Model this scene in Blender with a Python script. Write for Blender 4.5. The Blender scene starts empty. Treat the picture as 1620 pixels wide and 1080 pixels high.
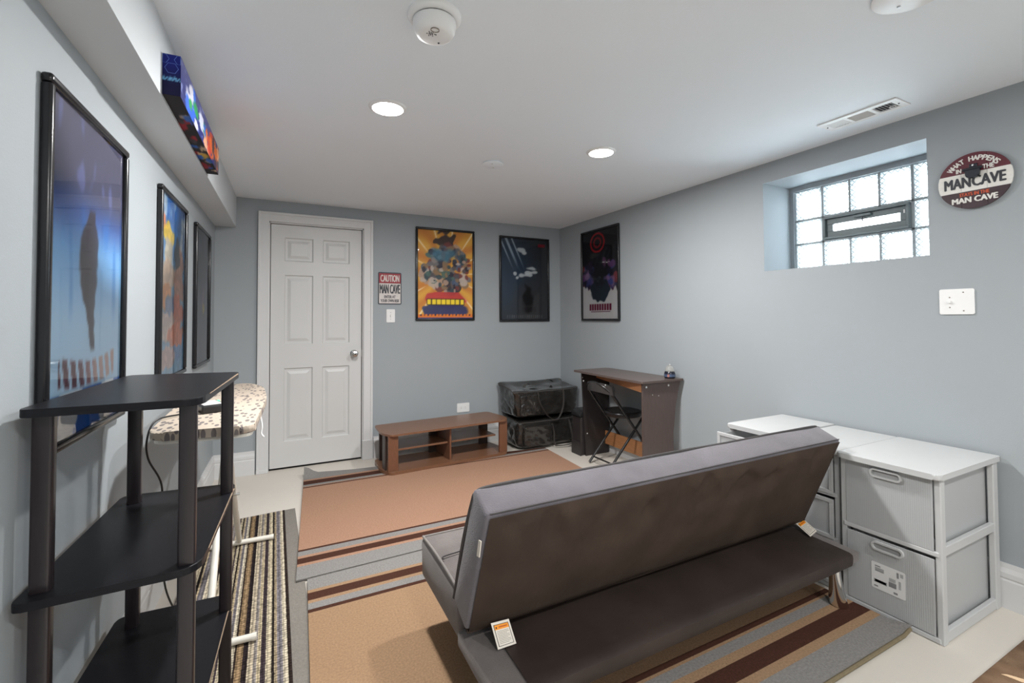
import bpy, bmesh, math, random
from mathutils import Vector, Matrix, Euler, noise
random.seed(7)
PI = math.pi
C = bpy.context.scene.collection
scene = bpy.context.scene

def S(r, g, b):                                   # sRGB 0-255 -> linear
    f = lambda c: c / 12.92 if c <= 0.04045 else ((c + 0.055) / 1.055) ** 2.4
    return (f(r / 255.0), f(g / 255.0), f(b / 255.0))

# ------------------------------------------------------------------ camera, world, exposure
CAM = dict(loc=(-2.7784, -4.2744, 1.2362), yaw=0.4726, pitch=0.0247, roll=-0.0046, f=732.33, py=485.64)
def make_camera():
    y, p, r = CAM['yaw'], CAM['pitch'], CAM['roll']
    fw = Vector((math.sin(y) * math.cos(p), math.cos(y) * math.cos(p), math.sin(p)))
    rt = Vector((math.cos(y), -math.sin(y), 0.0))
    up = rt.cross(fw)
    r2 = rt * math.cos(r) + up * math.sin(r)
    u2 = -rt * math.sin(r) + up * math.cos(r)
    m = Matrix((r2, u2, -fw)).transposed().to_4x4()
    m.translation = Vector(CAM['loc'])
    cd = bpy.data.cameras.new('camera')
    cam = bpy.data.objects.new('camera', cd)
    C.objects.link(cam)
    cam.matrix_world = m
    cd.sensor_fit = 'HORIZONTAL'
    cd.sensor_width = 36.0
    cd.lens = CAM['f'] / 1620.0 * 36.0
    cd.shift_y = (CAM['py'] - 540.0) / 1620.0
    cd.clip_start = 0.02
    scene.camera = cam
make_camera()

w = bpy.data.worlds.new('world')
scene.world = w
w.use_nodes = True
bg = w.node_tree.nodes['Background']
bg.inputs[0].default_value = (0.86, 0.94, 1.0, 1)
bg.inputs[1].default_value = 19.0

scene.view_settings.view_transform = 'Standard'
scene.view_settings.look = 'None'
scene.view_settings.gamma = 1.0
scene.view_settings.use_curve_mapping = False
scene.view_settings.exposure = 0.40
LAMP_W = 27.0
H = 2.219                                          # ceiling height

# ------------------------------------------------------------------ materials
def nm(name):
    m = bpy.data.materials.new(name)
    m.use_nodes = True
    return m, m.node_tree, m.node_tree.nodes['Principled BSDF']

def mat(name, col, rough=0.5, metal=0.0, var=0.0, vscale=8.0, bump=0.0, bscale=60.0, spec=0.5, coat=0.0, stretch=None, sheen=0.0, col2=None):
    m, nt, b = nm(name)
    L = nt.links.new
    b.inputs['Base Color'].default_value = (*col, 1)
    b.inputs['Roughness'].default_value = rough
    b.inputs['Metallic'].default_value = metal
    b.inputs['Specular IOR Level'].default_value = spec
    b.inputs['Coat Weight'].default_value = coat
    if sheen: b.inputs['Sheen Weight'].default_value = sheen
    tc = nt.nodes.new('ShaderNodeTexCoord')
    mp = nt.nodes.new('ShaderNodeMapping')
    L(tc.outputs['Object'], mp.inputs[0])
    if stretch: mp.inputs['Scale'].default_value = stretch
    if var > 0 or col2:
        n = nt.nodes.new('ShaderNodeTexNoise')
        n.inputs['Scale'].default_value = vscale
        n.inputs['Detail'].default_value = 4
        L(mp.outputs[0], n.inputs['Vector'])
        r = nt.nodes.new('ShaderNodeValToRGB')
        r.color_ramp.elements[0].position = 0.3
        r.color_ramp.elements[1].position = 0.7
        c2 = col2 if col2 else tuple(min(1, c * (1 + var)) for c in col)
        c1 = col if col2 else tuple(c * (1 - var) for c in col)
        r.color_ramp.elements[0].color = (*c1, 1)
        r.color_ramp.elements[1].color = (*c2, 1)
        L(n.outputs['Fac'], r.inputs[0])
        L(r.outputs[0], b.inputs['Base Color'])
    if bump > 0:
        n2 = nt.nodes.new('ShaderNodeTexNoise')
        n2.inputs['Scale'].default_value = bscale
        n2.inputs['Detail'].default_value = 3
        L(mp.outputs[0], n2.inputs['Vector'])
        bp = nt.nodes.new('ShaderNodeBump')
        bp.inputs['Strength'].default_value = bump
        bp.inputs['Distance'].default_value = 0.01
        L(n2.outputs['Fac'], bp.inputs['Height'])
        L(bp.outputs[0], b.inputs['Normal'])
    return m

def emit(name, col, s):
    m = bpy.data.materials.new(name)
    m.use_nodes = True
    nt = m.node_tree
    nt.nodes.clear()
    o = nt.nodes.new('ShaderNodeOutputMaterial')
    e = nt.nodes.new('ShaderNodeEmission')
    e.inputs[0].default_value = (*col, 1)
    e.inputs[1].default_value = s
    nt.links.new(e.outputs[0], o.inputs[0])
    return m

def pane(name, tint=(1, 1, 1), rough=0.03, ior=1.45):
    m = bpy.data.materials.new(name)
    m.use_nodes = True
    nt = m.node_tree
    nt.nodes.clear()
    L = nt.links.new
    o = nt.nodes.new('ShaderNodeOutputMaterial')
    t = nt.nodes.new('ShaderNodeBsdfTransparent')
    t.inputs[0].default_value = (*tint, 1)
    g = nt.nodes.new('ShaderNodeBsdfGlossy')
    g.inputs['Roughness'].default_value = rough
    fr = nt.nodes.new('ShaderNodeFresnel')
    fr.inputs[0].default_value = ior
    mx = nt.nodes.new('ShaderNodeMixShader')
    L(fr.outputs[0], mx.inputs[0]); L(t.outputs[0], mx.inputs[1]); L(g.outputs[0], mx.inputs[2])
    L(mx.outputs[0], o.inputs[0])
    return m

def frosted(name, col, clear, ribs=0.0, axis='Y'):
    """milky see-through plastic: mixes a principled body with a transparent share"""
    m, nt, b = nm(name)
    L = nt.links.new
    b.inputs['Base Color'].default_value = (*col, 1)
    b.inputs['Roughness'].default_value = 0.35
    o = nt.nodes['Material Output']
    t = nt.nodes.new('ShaderNodeBsdfTransparent')
    mx = nt.nodes.new('ShaderNodeMixShader')
    mx.inputs[0].default_value = clear
    L(b.outputs[0], mx.inputs[1]); L(t.outputs[0], mx.inputs[2]); L(mx.outputs[0], o.inputs[0])
    if ribs:
        tc = nt.nodes.new('ShaderNodeTexCoord')
        wv = nt.nodes.new('ShaderNodeTexWave')
        wv.wave_type = 'BANDS'; wv.bands_direction = axis
        wv.inputs['Scale'].default_value = ribs
        L(tc.outputs['Object'], wv.inputs['Vector'])
        bp = nt.nodes.new('ShaderNodeBump')
        bp.inputs['Strength'].default_value = 0.12
        bp.inputs['Distance'].default_value = 0.003
        L(wv.outputs['Fac'], bp.inputs['Height']); L(bp.outputs[0], b.inputs['Normal'])
        mr = nt.nodes.new('ShaderNodeMapRange')
        mr.inputs['To Min'].default_value = clear * 0.85
        mr.inputs['To Max'].default_value = min(1, clear * 1.15)
        L(wv.outputs['Fac'], mr.inputs['Value']); L(mr.outputs[0], mx.inputs[0])
    return m

def stripes(name, axis, lo, hi, bands, rough=0.95, weave=0.0, beads=0.0, mottle=0.12, nscale=150.0, bump=0.5):
    """banded textile: bands = [(start, colour)...] along one object axis between lo and hi"""
    m, nt, b = nm(name)
    L = nt.links.new
    b.inputs['Roughness'].default_value = rough
    b.inputs['Specular IOR Level'].default_value = 0.1
    tc = nt.nodes.new('ShaderNodeTexCoord')
    sp = nt.nodes.new('ShaderNodeSeparateXYZ')
    L(tc.outputs['Object'], sp.inputs[0])
    wob = nt.nodes.new('ShaderNodeTexNoise')
    wob.inputs['Scale'].default_value = 60
    L(tc.outputs['Object'], wob.inputs['Vector'])
    wm = nt.nodes.new('ShaderNodeMath'); wm.operation = 'MULTIPLY_ADD'
    L(wob.outputs['Fac'], wm.inputs[0]); wm.inputs[1].default_value = weave
    L(sp.outputs['XYZ'.index(axis)], wm.inputs[2])
    mr = nt.nodes.new('ShaderNodeMapRange')
    mr.inputs['From Min'].default_value = lo; mr.inputs['From Max'].default_value = hi
    L(wm.outputs[0], mr.inputs['Value'])
    def ramp(bs):
        r = nt.nodes.new('ShaderNodeValToRGB')
        r.color_ramp.interpolation = 'CONSTANT'
        for i, (s, c) in enumerate(bs):
            p = min(1, max(0, (s - lo) / (hi - lo)))
            if i == 0: e = r.color_ramp.elements[0]; e.position = 0.0
            elif i == 1: e = r.color_ramp.elements[1]; e.position = p
            else: e = r.color_ramp.elements.new(p)
            e.color = (*c, 1)
        L(mr.outputs[0], r.inputs[0])
        return r
    if len(bands) <= 30:
        out = ramp(bands).outputs[0]
    else:                                          # split over two ramps
        k = 30
        r1 = ramp(bands[:k]); r2 = ramp([(lo, bands[k][1])] + bands[k:])
        st = nt.nodes.new('ShaderNodeMath'); st.operation = 'GREATER_THAN'
        L(mr.outputs[0], st.inputs[0]); st.inputs[1].default_value = (bands[k][0] - lo) / (hi - lo)
        mxx = nt.nodes.new('ShaderNodeMix'); mxx.data_type = 'RGBA'
        L(st.outputs[0], mxx.inputs[0]); L(r1.outputs[0], mxx.inputs[6]); L(r2.outputs[0], mxx.inputs[7])
        out = mxx.outputs[2]
    n = nt.nodes.new('ShaderNodeTexNoise')
    n.inputs['Scale'].default_value = nscale; n.inputs['Detail'].default_value = 3
    L(tc.outputs['Object'], n.inputs['Vector'])
    k = nt.nodes.new('ShaderNodeMapRange')
    k.inputs['From Min'].default_value = 0.3; k.inputs['From Max'].default_value = 0.7
    k.inputs['To Min'].default_value = 1 - mottle; k.inputs['To Max'].default_value = 1 + mottle
    L(n.outputs['Fac'], k.inputs['Value'])
    mu = nt.nodes.new('ShaderNodeMix'); mu.data_type = 'RGBA'; mu.blend_type = 'MULTIPLY'
    mu.inputs[0].default_value = 1.0
    L(out, mu.inputs[6]); L(k.outputs[0], mu.inputs[7])
    col = mu.outputs[2]
    hgt = n.outputs['Fac']
    if beads:
        vo = nt.nodes.new('ShaderNodeTexVoronoi')
        vo.inputs['Scale'].default_value = beads
        vo.inputs['Randomness'].default_value = 0.25
        L(tc.outputs['Object'], vo.inputs['Vector'])
        dm = nt.nodes.new('ShaderNodeMapRange')
        dm.inputs['From Min'].default_value = 0.25; dm.inputs['From Max'].default_value = 0.75
        dm.inputs['To Min'].default_value = 1.25; dm.inputs['To Max'].default_value = 0.28
        L(vo.outputs['Distance'], dm.inputs['Value'])
        mu2 = nt.nodes.new('ShaderNodeMix'); mu2.data_type = 'RGBA'; mu2.blend_type = 'MULTIPLY'
        mu2.inputs[0].default_value = 1.0
        L(col, mu2.inputs[6]); L(dm.outputs[0], mu2.inputs[7])
        col = mu2.outputs[2]; hgt = dm.outputs[0]
    L(col, b.inputs['Base Color'])
    bp = nt.nodes.new('ShaderNodeBump')
    bp.inputs['Strength'].default_value = bump; bp.inputs['Distance'].default_value = 0.004
    L(hgt, bp.inputs['Height']); L(bp.outputs[0], b.inputs['Normal'])
    return m

def attr_mat(name, rough=0.4):
    m, nt, b = nm(name)
    a = nt.nodes.new('ShaderNodeAttribute')
    a.attribute_name = 'col'
    nt.links.new(a.outputs['Color'], b.inputs['Base Color'])
    b.inputs['Roughness'].default_value = rough
    b.inputs['Specular IOR Level'].default_value = 0.2
    return m

M = {}
M['wall'] = mat('wall_paint', S(160, 166, 170), 0.6, var=0.012, vscale=3, bump=0.05, bscale=180, spec=0.25)
M['ceil'] = mat('ceiling_paint', S(236, 242, 247), 0.8, var=0.008, vscale=2, bump=0.05, bscale=120, spec=0.2)
M['beam'] = mat('beam_paint', S(203, 207, 210), 0.65, var=0.006, vscale=2, spec=0.3)
M['floor'] = mat('painted_concrete', S(214, 207, 197), 0.42, var=0.03, vscale=2.5, bump=0.06, bscale=25, spec=0.4)
M['trim'] = mat('trim_paint', S(212, 212, 212), 0.4, var=0.01, vscale=6, spec=0.4)
M['door'] = mat('door_paint', S(208, 208, 207), 0.42, var=0.01, vscale=5, spec=0.4)
M['dark'] = mat('dark_gap', (0.01, 0.009, 0.008), 0.9)
M['steel'] = mat('brushed_steel', (0.55, 0.55, 0.54), 0.28, 1.0, var=0.05)
M['chrome'] = mat('chrome', (0.75, 0.74, 0.73), 0.09, 1.0)
M['white'] = mat('white_plastic', S(236, 236, 235), 0.42, var=0.01, vscale=20)
M['cabwhite'] = mat('cabinet_plastic', S(194, 195, 195), 0.45, var=0.008, vscale=12)
M['black'] = mat('black_plastic', (0.012, 0.012, 0.013), 0.35, var=0.1, vscale=30)
M['frame'] = mat('black_frame', (0.010, 0.010, 0.012), 0.22, var=0.1, vscale=30)
M['pane'] = pane('acrylic_pane')
M['espresso'] = mat('espresso_laminate', S(27, 27, 31), 0.34, spec=0.16, var=0.18, vscale=30, stretch=(1, 12, 12), bump=0.04, bscale=120)
M['post'] = mat('espresso_post', S(36, 30, 33), 0.3, var=0.12, vscale=30, stretch=(10, 10, 1))
M['chip'] = mat('chipped_edge', S(140, 120, 100), 0.8, var=0.2, vscale=40)
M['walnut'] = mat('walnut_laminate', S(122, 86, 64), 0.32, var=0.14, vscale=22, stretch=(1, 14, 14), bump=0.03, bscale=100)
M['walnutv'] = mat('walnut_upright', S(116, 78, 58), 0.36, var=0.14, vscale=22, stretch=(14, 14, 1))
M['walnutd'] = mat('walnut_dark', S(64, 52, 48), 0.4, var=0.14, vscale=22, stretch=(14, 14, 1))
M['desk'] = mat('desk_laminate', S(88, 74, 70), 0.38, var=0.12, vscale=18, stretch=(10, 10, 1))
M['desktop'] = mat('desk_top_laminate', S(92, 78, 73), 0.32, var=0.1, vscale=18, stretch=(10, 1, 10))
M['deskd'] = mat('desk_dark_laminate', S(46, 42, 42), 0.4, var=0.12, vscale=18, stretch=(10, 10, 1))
M['oak'] = mat('orange_wood', S(176, 122, 80), 0.45, var=0.12, vscale=16, stretch=(10, 1, 10))
M['vinyl'] = mat('black_vinyl', S(42, 40, 38), 0.2, var=0.15, vscale=9, bump=0.7, bscale=10, coat=0.8)
M['strap'] = mat('webbing', S(66, 63, 61), 0.6, bump=0.3, bscale=300)
M['sofa'] = mat('grey_microfibre', S(106, 99, 96), 0.85, var=0.12, vscale=14, bump=0.25, bscale=260, spec=0.15, sheen=0.25)
M['sofatop'] = mat('grey_microfibre_top', S(104, 100, 105), 0.85, var=0.14, vscale=9, bump=0.25, bscale=260, spec=0.15, sheen=0.3)
M['sofaback'] = mat('dark_dust_cloth', S(67, 56, 49), 0.8, var=0.22, vscale=5, bump=0.35, bscale=16, spec=0.12)
M['plat'] = mat('dark_platform_cloth', S(54, 45, 41), 0.45, var=0.2, vscale=5, bump=0.15, bscale=18, spec=0.3)
M['piping'] = mat('piping', S(66, 62, 62), 0.75, var=0.1, vscale=60)
M['pipegrey'] = mat('grey_piping', S(128, 122, 118), 0.8, var=0.1, vscale=60)
M['paper'] = mat('paper_tag', S(226, 218, 206), 0.7, var=0.02, vscale=40)
M['orange'] = mat('orange_print', S(240, 150, 30), 0.6, var=0.03, vscale=40)
M['ink'] = mat('ink', S(40, 34, 30), 0.7, var=0.05, vscale=40)
M['greyink'] = mat('grey_ink', S(130, 122, 112), 0.7, var=0.05, vscale=40)
M['signred'] = mat('sign_red', S(150, 28, 42), 0.5, var=0.12, vscale=30)
M['signcream'] = mat('sign_cream', S(214, 206, 202), 0.5, var=0.08, vscale=30)
M['maroon'] = mat('sign_maroon', S(92, 32, 44), 0.5, var=0.12, vscale=30, stretch=(1, 6, 1))
M['umber'] = mat('sign_umber', S(62, 44, 50), 0.5, var=0.12, vscale=30, stretch=(1, 6, 1))
M['ivory'] = mat('sign_ivory', S(226, 224, 218), 0.5, var=0.06, vscale=30, stretch=(1, 6, 1))
M['charcoal'] = mat('sign_charcoal', S(52, 54, 60), 0.5, var=0.06, vscale=30)
M['redorange'] = mat('sign_orange', S(196, 84, 50), 0.5, var=0.06, vscale=30)
M['gunmetal'] = mat('gunmetal', S(52, 54, 60), 0.35, 0.7, var=0.1, vscale=40)
M['winframe'] = mat('vent_frame', S(98, 108, 110), 0.5, var=0.05, vscale=30)
M['mortar'] = mat('block_mortar', S(150, 156, 158), 0.8, var=0.08, vscale=40)
M['clear'] = frosted('clear_dome', S(196, 192, 182), 0.72)
M['print'] = attr_mat('printed_paper', 0.45)
M['canvas'] = attr_mat('printed_canvas', 0.6)
M['tubewhite'] = mat('white_enamel', S(226, 222, 212), 0.35, var=0.03, vscale=30)
M['stainwhite'] = mat('offwhite_grille', S(206, 206, 204), 0.5, var=0.02)
M['lens'] = emit('lit_lens', (1.0, 0.97, 0.92), 30.0)
M['led'] = emit('green_led', (0.1, 0.9, 0.3), 3.0)
M['drawer'] = frosted('milky_drawer', S(200, 202, 203), 0.26)
M['drawer_rib'] = frosted('ribbed_drawer', S(198, 200, 201), 0.30, ribs=45.0, axis='Y')
M['opening'] = mat('shaded_opening', S(150, 150, 150), 0.7, var=0.03)
M['zip'] = mat('zip', S(120, 118, 112), 0.4, 0.6, var=0.1)

def glass_block_mat():
    m = bpy.data.materials.new('glass_block')
    m.use_nodes = True
    nt = m.node_tree; nt.nodes.clear()
    L = nt.links.new
    o = nt.nodes.new('ShaderNodeOutputMaterial')
    tc = nt.nodes.new('ShaderNodeTexCoord')
    sp = nt.nodes.new('ShaderNodeSeparateXYZ')
    L(tc.outputs['Object'], sp.inputs[0])
    def math_(op, a, b=None):
        n = nt.nodes.new('ShaderNodeMath'); n.operation = op
        for i, v in enumerate((a, b)):
            if v is None: continue
            if isinstance(v, (int, float)): n.inputs[i].default_value = v
            else: L(v, n.inputs[i])
        return n.outputs[0]
    s = math_('ADD', sp.outputs[1], sp.outputs[2]); d = math_('SUBTRACT', sp.outputs[1], sp.outputs[2])
    k = PI / 0.030
    a = math_('ABSOLUTE', math_('SINE', math_('MULTIPLY', s, k)))
    c = math_('ABSOLUTE', math_('SINE', math_('MULTIPLY', d, k)))
    h = math_('MINIMUM', a, c)
    bp = nt.nodes.new('ShaderNodeBump')
    bp.inputs['Strength'].default_value = 0.6; bp.inputs['Distance'].default_value = 0.004
    L(h, bp.inputs['Height'])
    t = nt.nodes.new('ShaderNodeBsdfTransparent'); t.inputs[0].default_value = (0.80, 0.83, 0.84, 1)
    df = nt.nodes.new('ShaderNodeBsdfDiffuse'); df.inputs[0].default_value = (0.55, 0.60, 0.62, 1)
    g = nt.nodes.new('ShaderNodeBsdfGlossy'); g.inputs['Roughness'].default_value = 0.12
    L(bp.outputs[0], g.inputs['Normal'])
    # pressed lattice: opaque grey grooves stand in for refraction, wider towards the rim
    edge = math_('MAXIMUM', math_('ABSOLUTE', math_('DIVIDE', sp.outputs[1], 0.075)), math_('ABSOLUTE', math_('DIVIDE', sp.outputs[2], 0.092)))
    em = nt.nodes.new('ShaderNodeMapRange')
    em.inputs['From Min'].default_value = 0.35; em.inputs['From Max'].default_value = 0.85
    em.inputs['To Min'].default_value = 0.02; em.inputs['To Max'].default_value = 0.34
    L(edge, em.inputs['Value'])
    line = math_('LESS_THAN', h, em.outputs[0])
    rimm = math_('GREATER_THAN', edge, 0.975)
    fac = math_('MULTIPLY', math_('MAXIMUM', line, rimm), 0.93)
    m1 = nt.nodes.new('ShaderNodeMixShader'); L(fac, m1.inputs[0]); L(t.outputs[0], m1.inputs[1]); L(df.outputs[0], m1.inputs[2])
    m2 = nt.nodes.new('ShaderNodeMixShader')
    m2.inputs[0].default_value = 0.06
    L(m1.outputs[0], m2.inputs[1]); L(g.outputs[0], m2.inputs[2])
    L(m2.outputs[0], o.inputs[0])
    return m
M['block'] = glass_block_mat()

def board_fabric():
    m, nt, b = nm('leaf_print_cotton')
    L = nt.links.new
    tc = nt.nodes.new('ShaderNodeTexCoord')
    mp = nt.nodes.new('ShaderNodeMapping')
    mp.inputs['Scale'].default_value = (34, 13, 14)
    mp.inputs['Rotation'].default_value = (0, 0, 0.5)
    L(tc.outputs['Object'], mp.inputs[0])
    v = nt.nodes.new('ShaderNodeTexVoronoi')
    v.inputs['Scale'].default_value = 1.5; v.inputs['Randomness'].default_value = 0.55
    L(mp.outputs[0], v.inputs['Vector'])
    r = nt.nodes.new('ShaderNodeValToRGB')
    r.color_ramp.elements[0].position = 0.40; r.color_ramp.elements[1].position = 0.45
    r.color_ramp.elements[0].color = (*S(118, 110, 108), 1); r.color_ramp.elements[1].color = (*S(190, 176, 160), 1)
    L(v.outputs['Distance'], r.inputs[0]); L(r.outputs[0], b.inputs['Base Color'])
    b.inputs['Roughness'].default_value = 0.85
    return m
M['leafcotton'] = board_fabric()

# ------------------------------------------------------------------ mesh helpers
def chain(o):
    m = o.matrix_basis.copy()
    while o.parent is not None:
        o = o.parent
        m = o.matrix_basis @ m
    return m
def obj(name, bm, m, parent=None, world=True, smooth=False, mats=None):
    """links one mesh object; with world=True the bmesh is in world space and is moved into the parent's space"""
    me = bpy.data.meshes.new(name)
    if parent is not None and world:
        bm.transform(chain(parent).inverted())
    bmesh.ops.recalc_face_normals(bm, faces=bm.faces)
    if smooth:
        for f in bm.faces: f.smooth = True
    bm.to_mesh(me); bm.free()
    for mm in (mats or [m]): me.materials.append(mm)
    o = bpy.data.objects.new(name, me)
    C.objects.link(o)
    if parent is not None: o.parent = parent
    if smooth:
        try: me.set_sharp_from_angle(angle=math.radians(42))
        except Exception: pass
    return o

def tag(o, label, cat, group=None):
    o['label'] = label; o['category'] = cat
    if group: o['group'] = group
    return o

def thing(name, label, cat, loc=(0, 0, 0), rot=(0, 0, 0), group=None):
    o = bpy.data.objects.new(name, None)
    C.objects.link(o)
    o.empty_display_size = 0.05
    o.location = loc; o.rotation_euler = rot
    return tag(o, label, cat, group)

def struct(o):
    o['kind'] = 'structure'
    return o

def add_box(bm, lo, hi, bev=0.0, seg=2, mtx=None):
    t = bmesh.new()
    bmesh.ops.create_cube(t, size=1.0)
    lo, hi = Vector(lo), Vector(hi)
    c, s = (lo + hi) / 2, hi - lo
    for v in t.verts: v.co = Vector((v.co.x * s.x, v.co.y * s.y, v.co.z * s.z)) + c
    if bev > 0:
        bmesh.ops.bevel(t, geom=list(t.edges), offset=min(bev, min(abs(x) for x in s) * 0.49), segments=seg, profile=0.5, affect='EDGES')
    if mtx: t.transform(mtx)
    merge(bm, t)
    return bm

def merge(bm, t, mi=None):
    me = bpy.data.meshes.new('tmp')
    if mi is not None:
        for f in t.faces: f.material_index = mi
    t.to_mesh(me); t.free()
    bm.from_mesh(me)
    bpy.data.meshes.remove(me)

def box(lo, hi, bev=0.0, seg=2, mtx=None):
    return add_box(bmesh.new(), lo, hi, bev, seg, mtx)

def add_prism(bm, pts, axis, a, b, bev=0.0, mtx=None):
    """polygon pts (2D) extruded along axis from a to b. axis z: (x,y); axis x: (y,z); axis y: (x,z)"""
    t = bmesh.new()
    def P(p, h):
        if axis == 'z': return (p[0], p[1], h)
        if axis == 'x': return (h, p[0], p[1])
        return (p[0], h, p[1])
    v0 = [t.verts.new(P(p, a)) for p in pts]
    v1 = [t.verts.new(P(p, b)) for p in pts]
    n = len(pts)
    t.faces.new(v0); t.faces.new(list(reversed(v1)))
    for i in range(n): t.faces.new((v0[i], v1[i], v1[(i + 1) % n], v0[(i + 1) % n]))
    if bev > 0: bmesh.ops.bevel(t, geom=list(t.edges), offset=bev, segments=2, profile=0.5, affect='EDGES')
    if mtx: t.transform(mtx)
    merge(bm, t)
    return bm

def prism(pts, axis, a, b, bev=0.0, mtx=None):
    return add_prism(bmesh.new(), pts, axis, a, b, bev, mtx)

def add_tube(bm, path, r, sides=10, closed=False, flat=None):
    """sweeps a circle (or flat=(w,h) ellipse-like strap) along path"""
    P = [Vector(p) for p in path]
    n = len(P)
    t = bmesh.new()
    rings = []
    up = None
    for i in range(n):
        if closed: d = P[(i + 1) % n] - P[i - 1]
        else: d = P[min(i + 1, n - 1)] - P[max(i - 1, 0)]
        d.normalize()
        if up is None:
            up = Vector((0, 0, 1)) if abs(d.z) < 0.9 else Vector((1, 0, 0))
        s = d.cross(up).normalized(); u = s.cross(d).normalized(); up = u
        rr = r[i] if isinstance(r, (list, tuple)) else r
        ring = []
        for k in range(sides):
            a = 2 * PI * k / sides
            if flat: v = s * math.cos(a) * flat[0] + u * math.sin(a) * flat[1]
            else: v = (s * math.cos(a) + u * math.sin(a)) * rr
            ring.append(t.verts.new(P[i] + v))
        rings.append(ring)
    m = n if closed else n - 1
    for i in range(m):
        A, B = rings[i], rings[(i + 1) % n]
        for k in range(sides): t.faces.new((A[k], A[(k + 1) % sides], B[(k + 1) % sides], B[k]))
    if not closed:
        t.faces.new(list(reversed(rings[0]))); t.faces.new(rings[-1])
    merge(bm, t)
    return bm

def tube(path, r, sides=10, closed=False, flat=None):
    return add_tube(bmesh.new(), path, r, sides, closed, flat)

def arc(c, r, a0, a1, n, f):
    return [f(c[0] + r * math.cos(a0 + (a1 - a0) * i / n), c[1] + r * math.sin(a0 + (a1 - a0) * i / n)) for i in range(n + 1)]

def smoothpath(pts, n=8):
    P = [Vector(p) for p in pts]
    out = []
    for i in range(len(P) - 1):
        p0, p1, p2, p3 = P[max(i - 1, 0)], P[i], P[i + 1], P[min(i + 2, len(P) - 1)]
        for k in range(n):
            t = k / n
            out.append(0.5 * ((2 * p1) + (p2 - p0) * t + (2 * p0 - 5 * p1 + 4 * p2 - p3) * t * t + (3 * p1 - p0 - 3 * p2 + p3) * t ** 3))
    out.append(P[-1])
    return out

def lathe(prof, seg=40, mtx=None, cap=True):
    """prof = [(r,z)...] turned about z"""
    bm = bmesh.new()
    rings = []
    for r, z in prof:
        if r < 1e-5: rings.append([bm.verts.new((0, 0, z))])
        else: rings.append([bm.verts.new((r * math.cos(2 * PI * k / seg), r * math.sin(2 * PI * k / seg), z)) for k in range(seg)])
    for A, B in zip(rings, rings[1:]):
        for k in range(seg):
            k2 = (k + 1) % seg
            if len(A) == 1 and len(B) == 1: continue
            if len(A) == 1: bm.faces.new((A[0], B[k], B[k2]))
            elif len(B) == 1: bm.faces.new((A[k], A[k2], B[0]))
            else: bm.faces.new((A[k], A[k2], B[k2], B[k]))
    if cap:
        for R in (rings[0], rings[-1]):
            if len(R) > 1: bm.faces.new(R)
    if mtx: bm.transform(mtx)
    return bm

def rounded_rect(w, h, r, n=5):
    pts = []
    for cx, cy, a in ((w / 2 - r, h / 2 - r, 0), (-w / 2 + r, h / 2 - r, PI / 2), (-w / 2 + r, -h / 2 + r, PI), (w / 2 - r, -h / 2 + r, 1.5 * PI)):
        for k in range(n + 1):
            t = a + PI / 2 * k / n
            pts.append((cx + r * math.cos(t), cy + r * math.sin(t)))
    return pts

def ring_prism(outer, inner, a, b):
    """flat ring between two outlines with the same count, extruded along z"""
    bm = bmesh.new()
    n = len(outer)
    V = [[bm.verts.new((p[0], p[1], h)) for p in o] for o, h in ((outer, a), (outer, b), (inner, b), (inner, a))]
    for q in range(4):
        A, B = V[q], V[(q + 1) % 4]
        for i in range(n): bm.faces.new((A[i], A[(i + 1) % n], B[(i + 1) % n], B[i]))
    return bm

def round_poly(pts, r, n=4):
    """rounds the corners of a 2D polygon; r may be a list"""
    out = []
    N = len(pts)
    for i in range(N):
        p = Vector(pts[i]); a = Vector(pts[i - 1]); b = Vector(pts[(i + 1) % N])
        rr = r[i] if isinstance(r, (list, tuple)) else r
        if rr <= 0: out.append(tuple(p)); continue
        u = (a - p).normalized() * rr; v = (b - p).normalized() * rr
        for k in range(n + 1):
            t = k / n
            q = (p + u) * (1 - t) ** 2 + p * 2 * t * (1 - t) + (p + v) * t * t
            out.append((q.x, q.y))
    return out

def text_obj(name, body, width, height, m, parent, x, y, z, heavy=0.0, thick=0.0012, rotz=0.0):
    """raised lettering fitted into width x height, centred at (x,y,z) of the parent's own plane"""
    cu = bpy.data.curves.new('t', 'FONT')
    cu.body = body; cu.align_x = 'CENTER'; cu.align_y = 'CENTER'
    cu.size = 1.0; cu.extrude = 0.02; cu.resolution_u = 3
    o = bpy.data.objects.new('t', cu)
    C.objects.link(o)
    dg = bpy.context.evaluated_depsgraph_get()
    me = bpy.data.meshes.new_from_object(o.evaluated_get(dg))
    bpy.data.objects.remove(o)
    xs = [v.co.x for v in me.vertices]; ys = [v.co.y for v in me.vertices]
    cx, cy = (min(xs) + max(xs)) / 2, (min(ys) + max(ys)) / 2
    sx, sy = width / (max(xs) - min(xs)), height / (max(ys) - min(ys))
    ca, sa = math.cos(rotz), math.sin(rotz)
    for v in me.vertices:
        px, py = (v.co.x - cx) * sx, (v.co.y - cy) * sy
        v.co = Vector((x + px * ca - py * sa, y + px * sa + py * ca, z + (thick if v.co.z > 0 else 0)))
    if heavy:
        bm = bmesh.new(); bm.from_mesh(me)
        bm.verts.ensure_lookup_table()
        base = bm.verts[:] + bm.edges[:] + bm.faces[:]
        for q, (ox, oy) in enumerate(((-1, 0), (1, 0), (0, .6), (0, -.6))):
            g = bmesh.ops.duplicate(bm, geom=base)['geom']
            dx, dy = ox * heavy, oy * heavy
            for v in g:
                if isinstance(v, bmesh.types.BMVert): v.co += Vector((dx * ca - dy * sa, dx * sa + dy * ca, (q + 1) * .00007))
        bm.to_mesh(me); bm.free()
    me.materials.clear(); me.materials.append(m)
    me.name = name
    t = bpy.data.objects.new(name, me)
    C.objects.link(t)
    t.parent = parent
    return t

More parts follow.
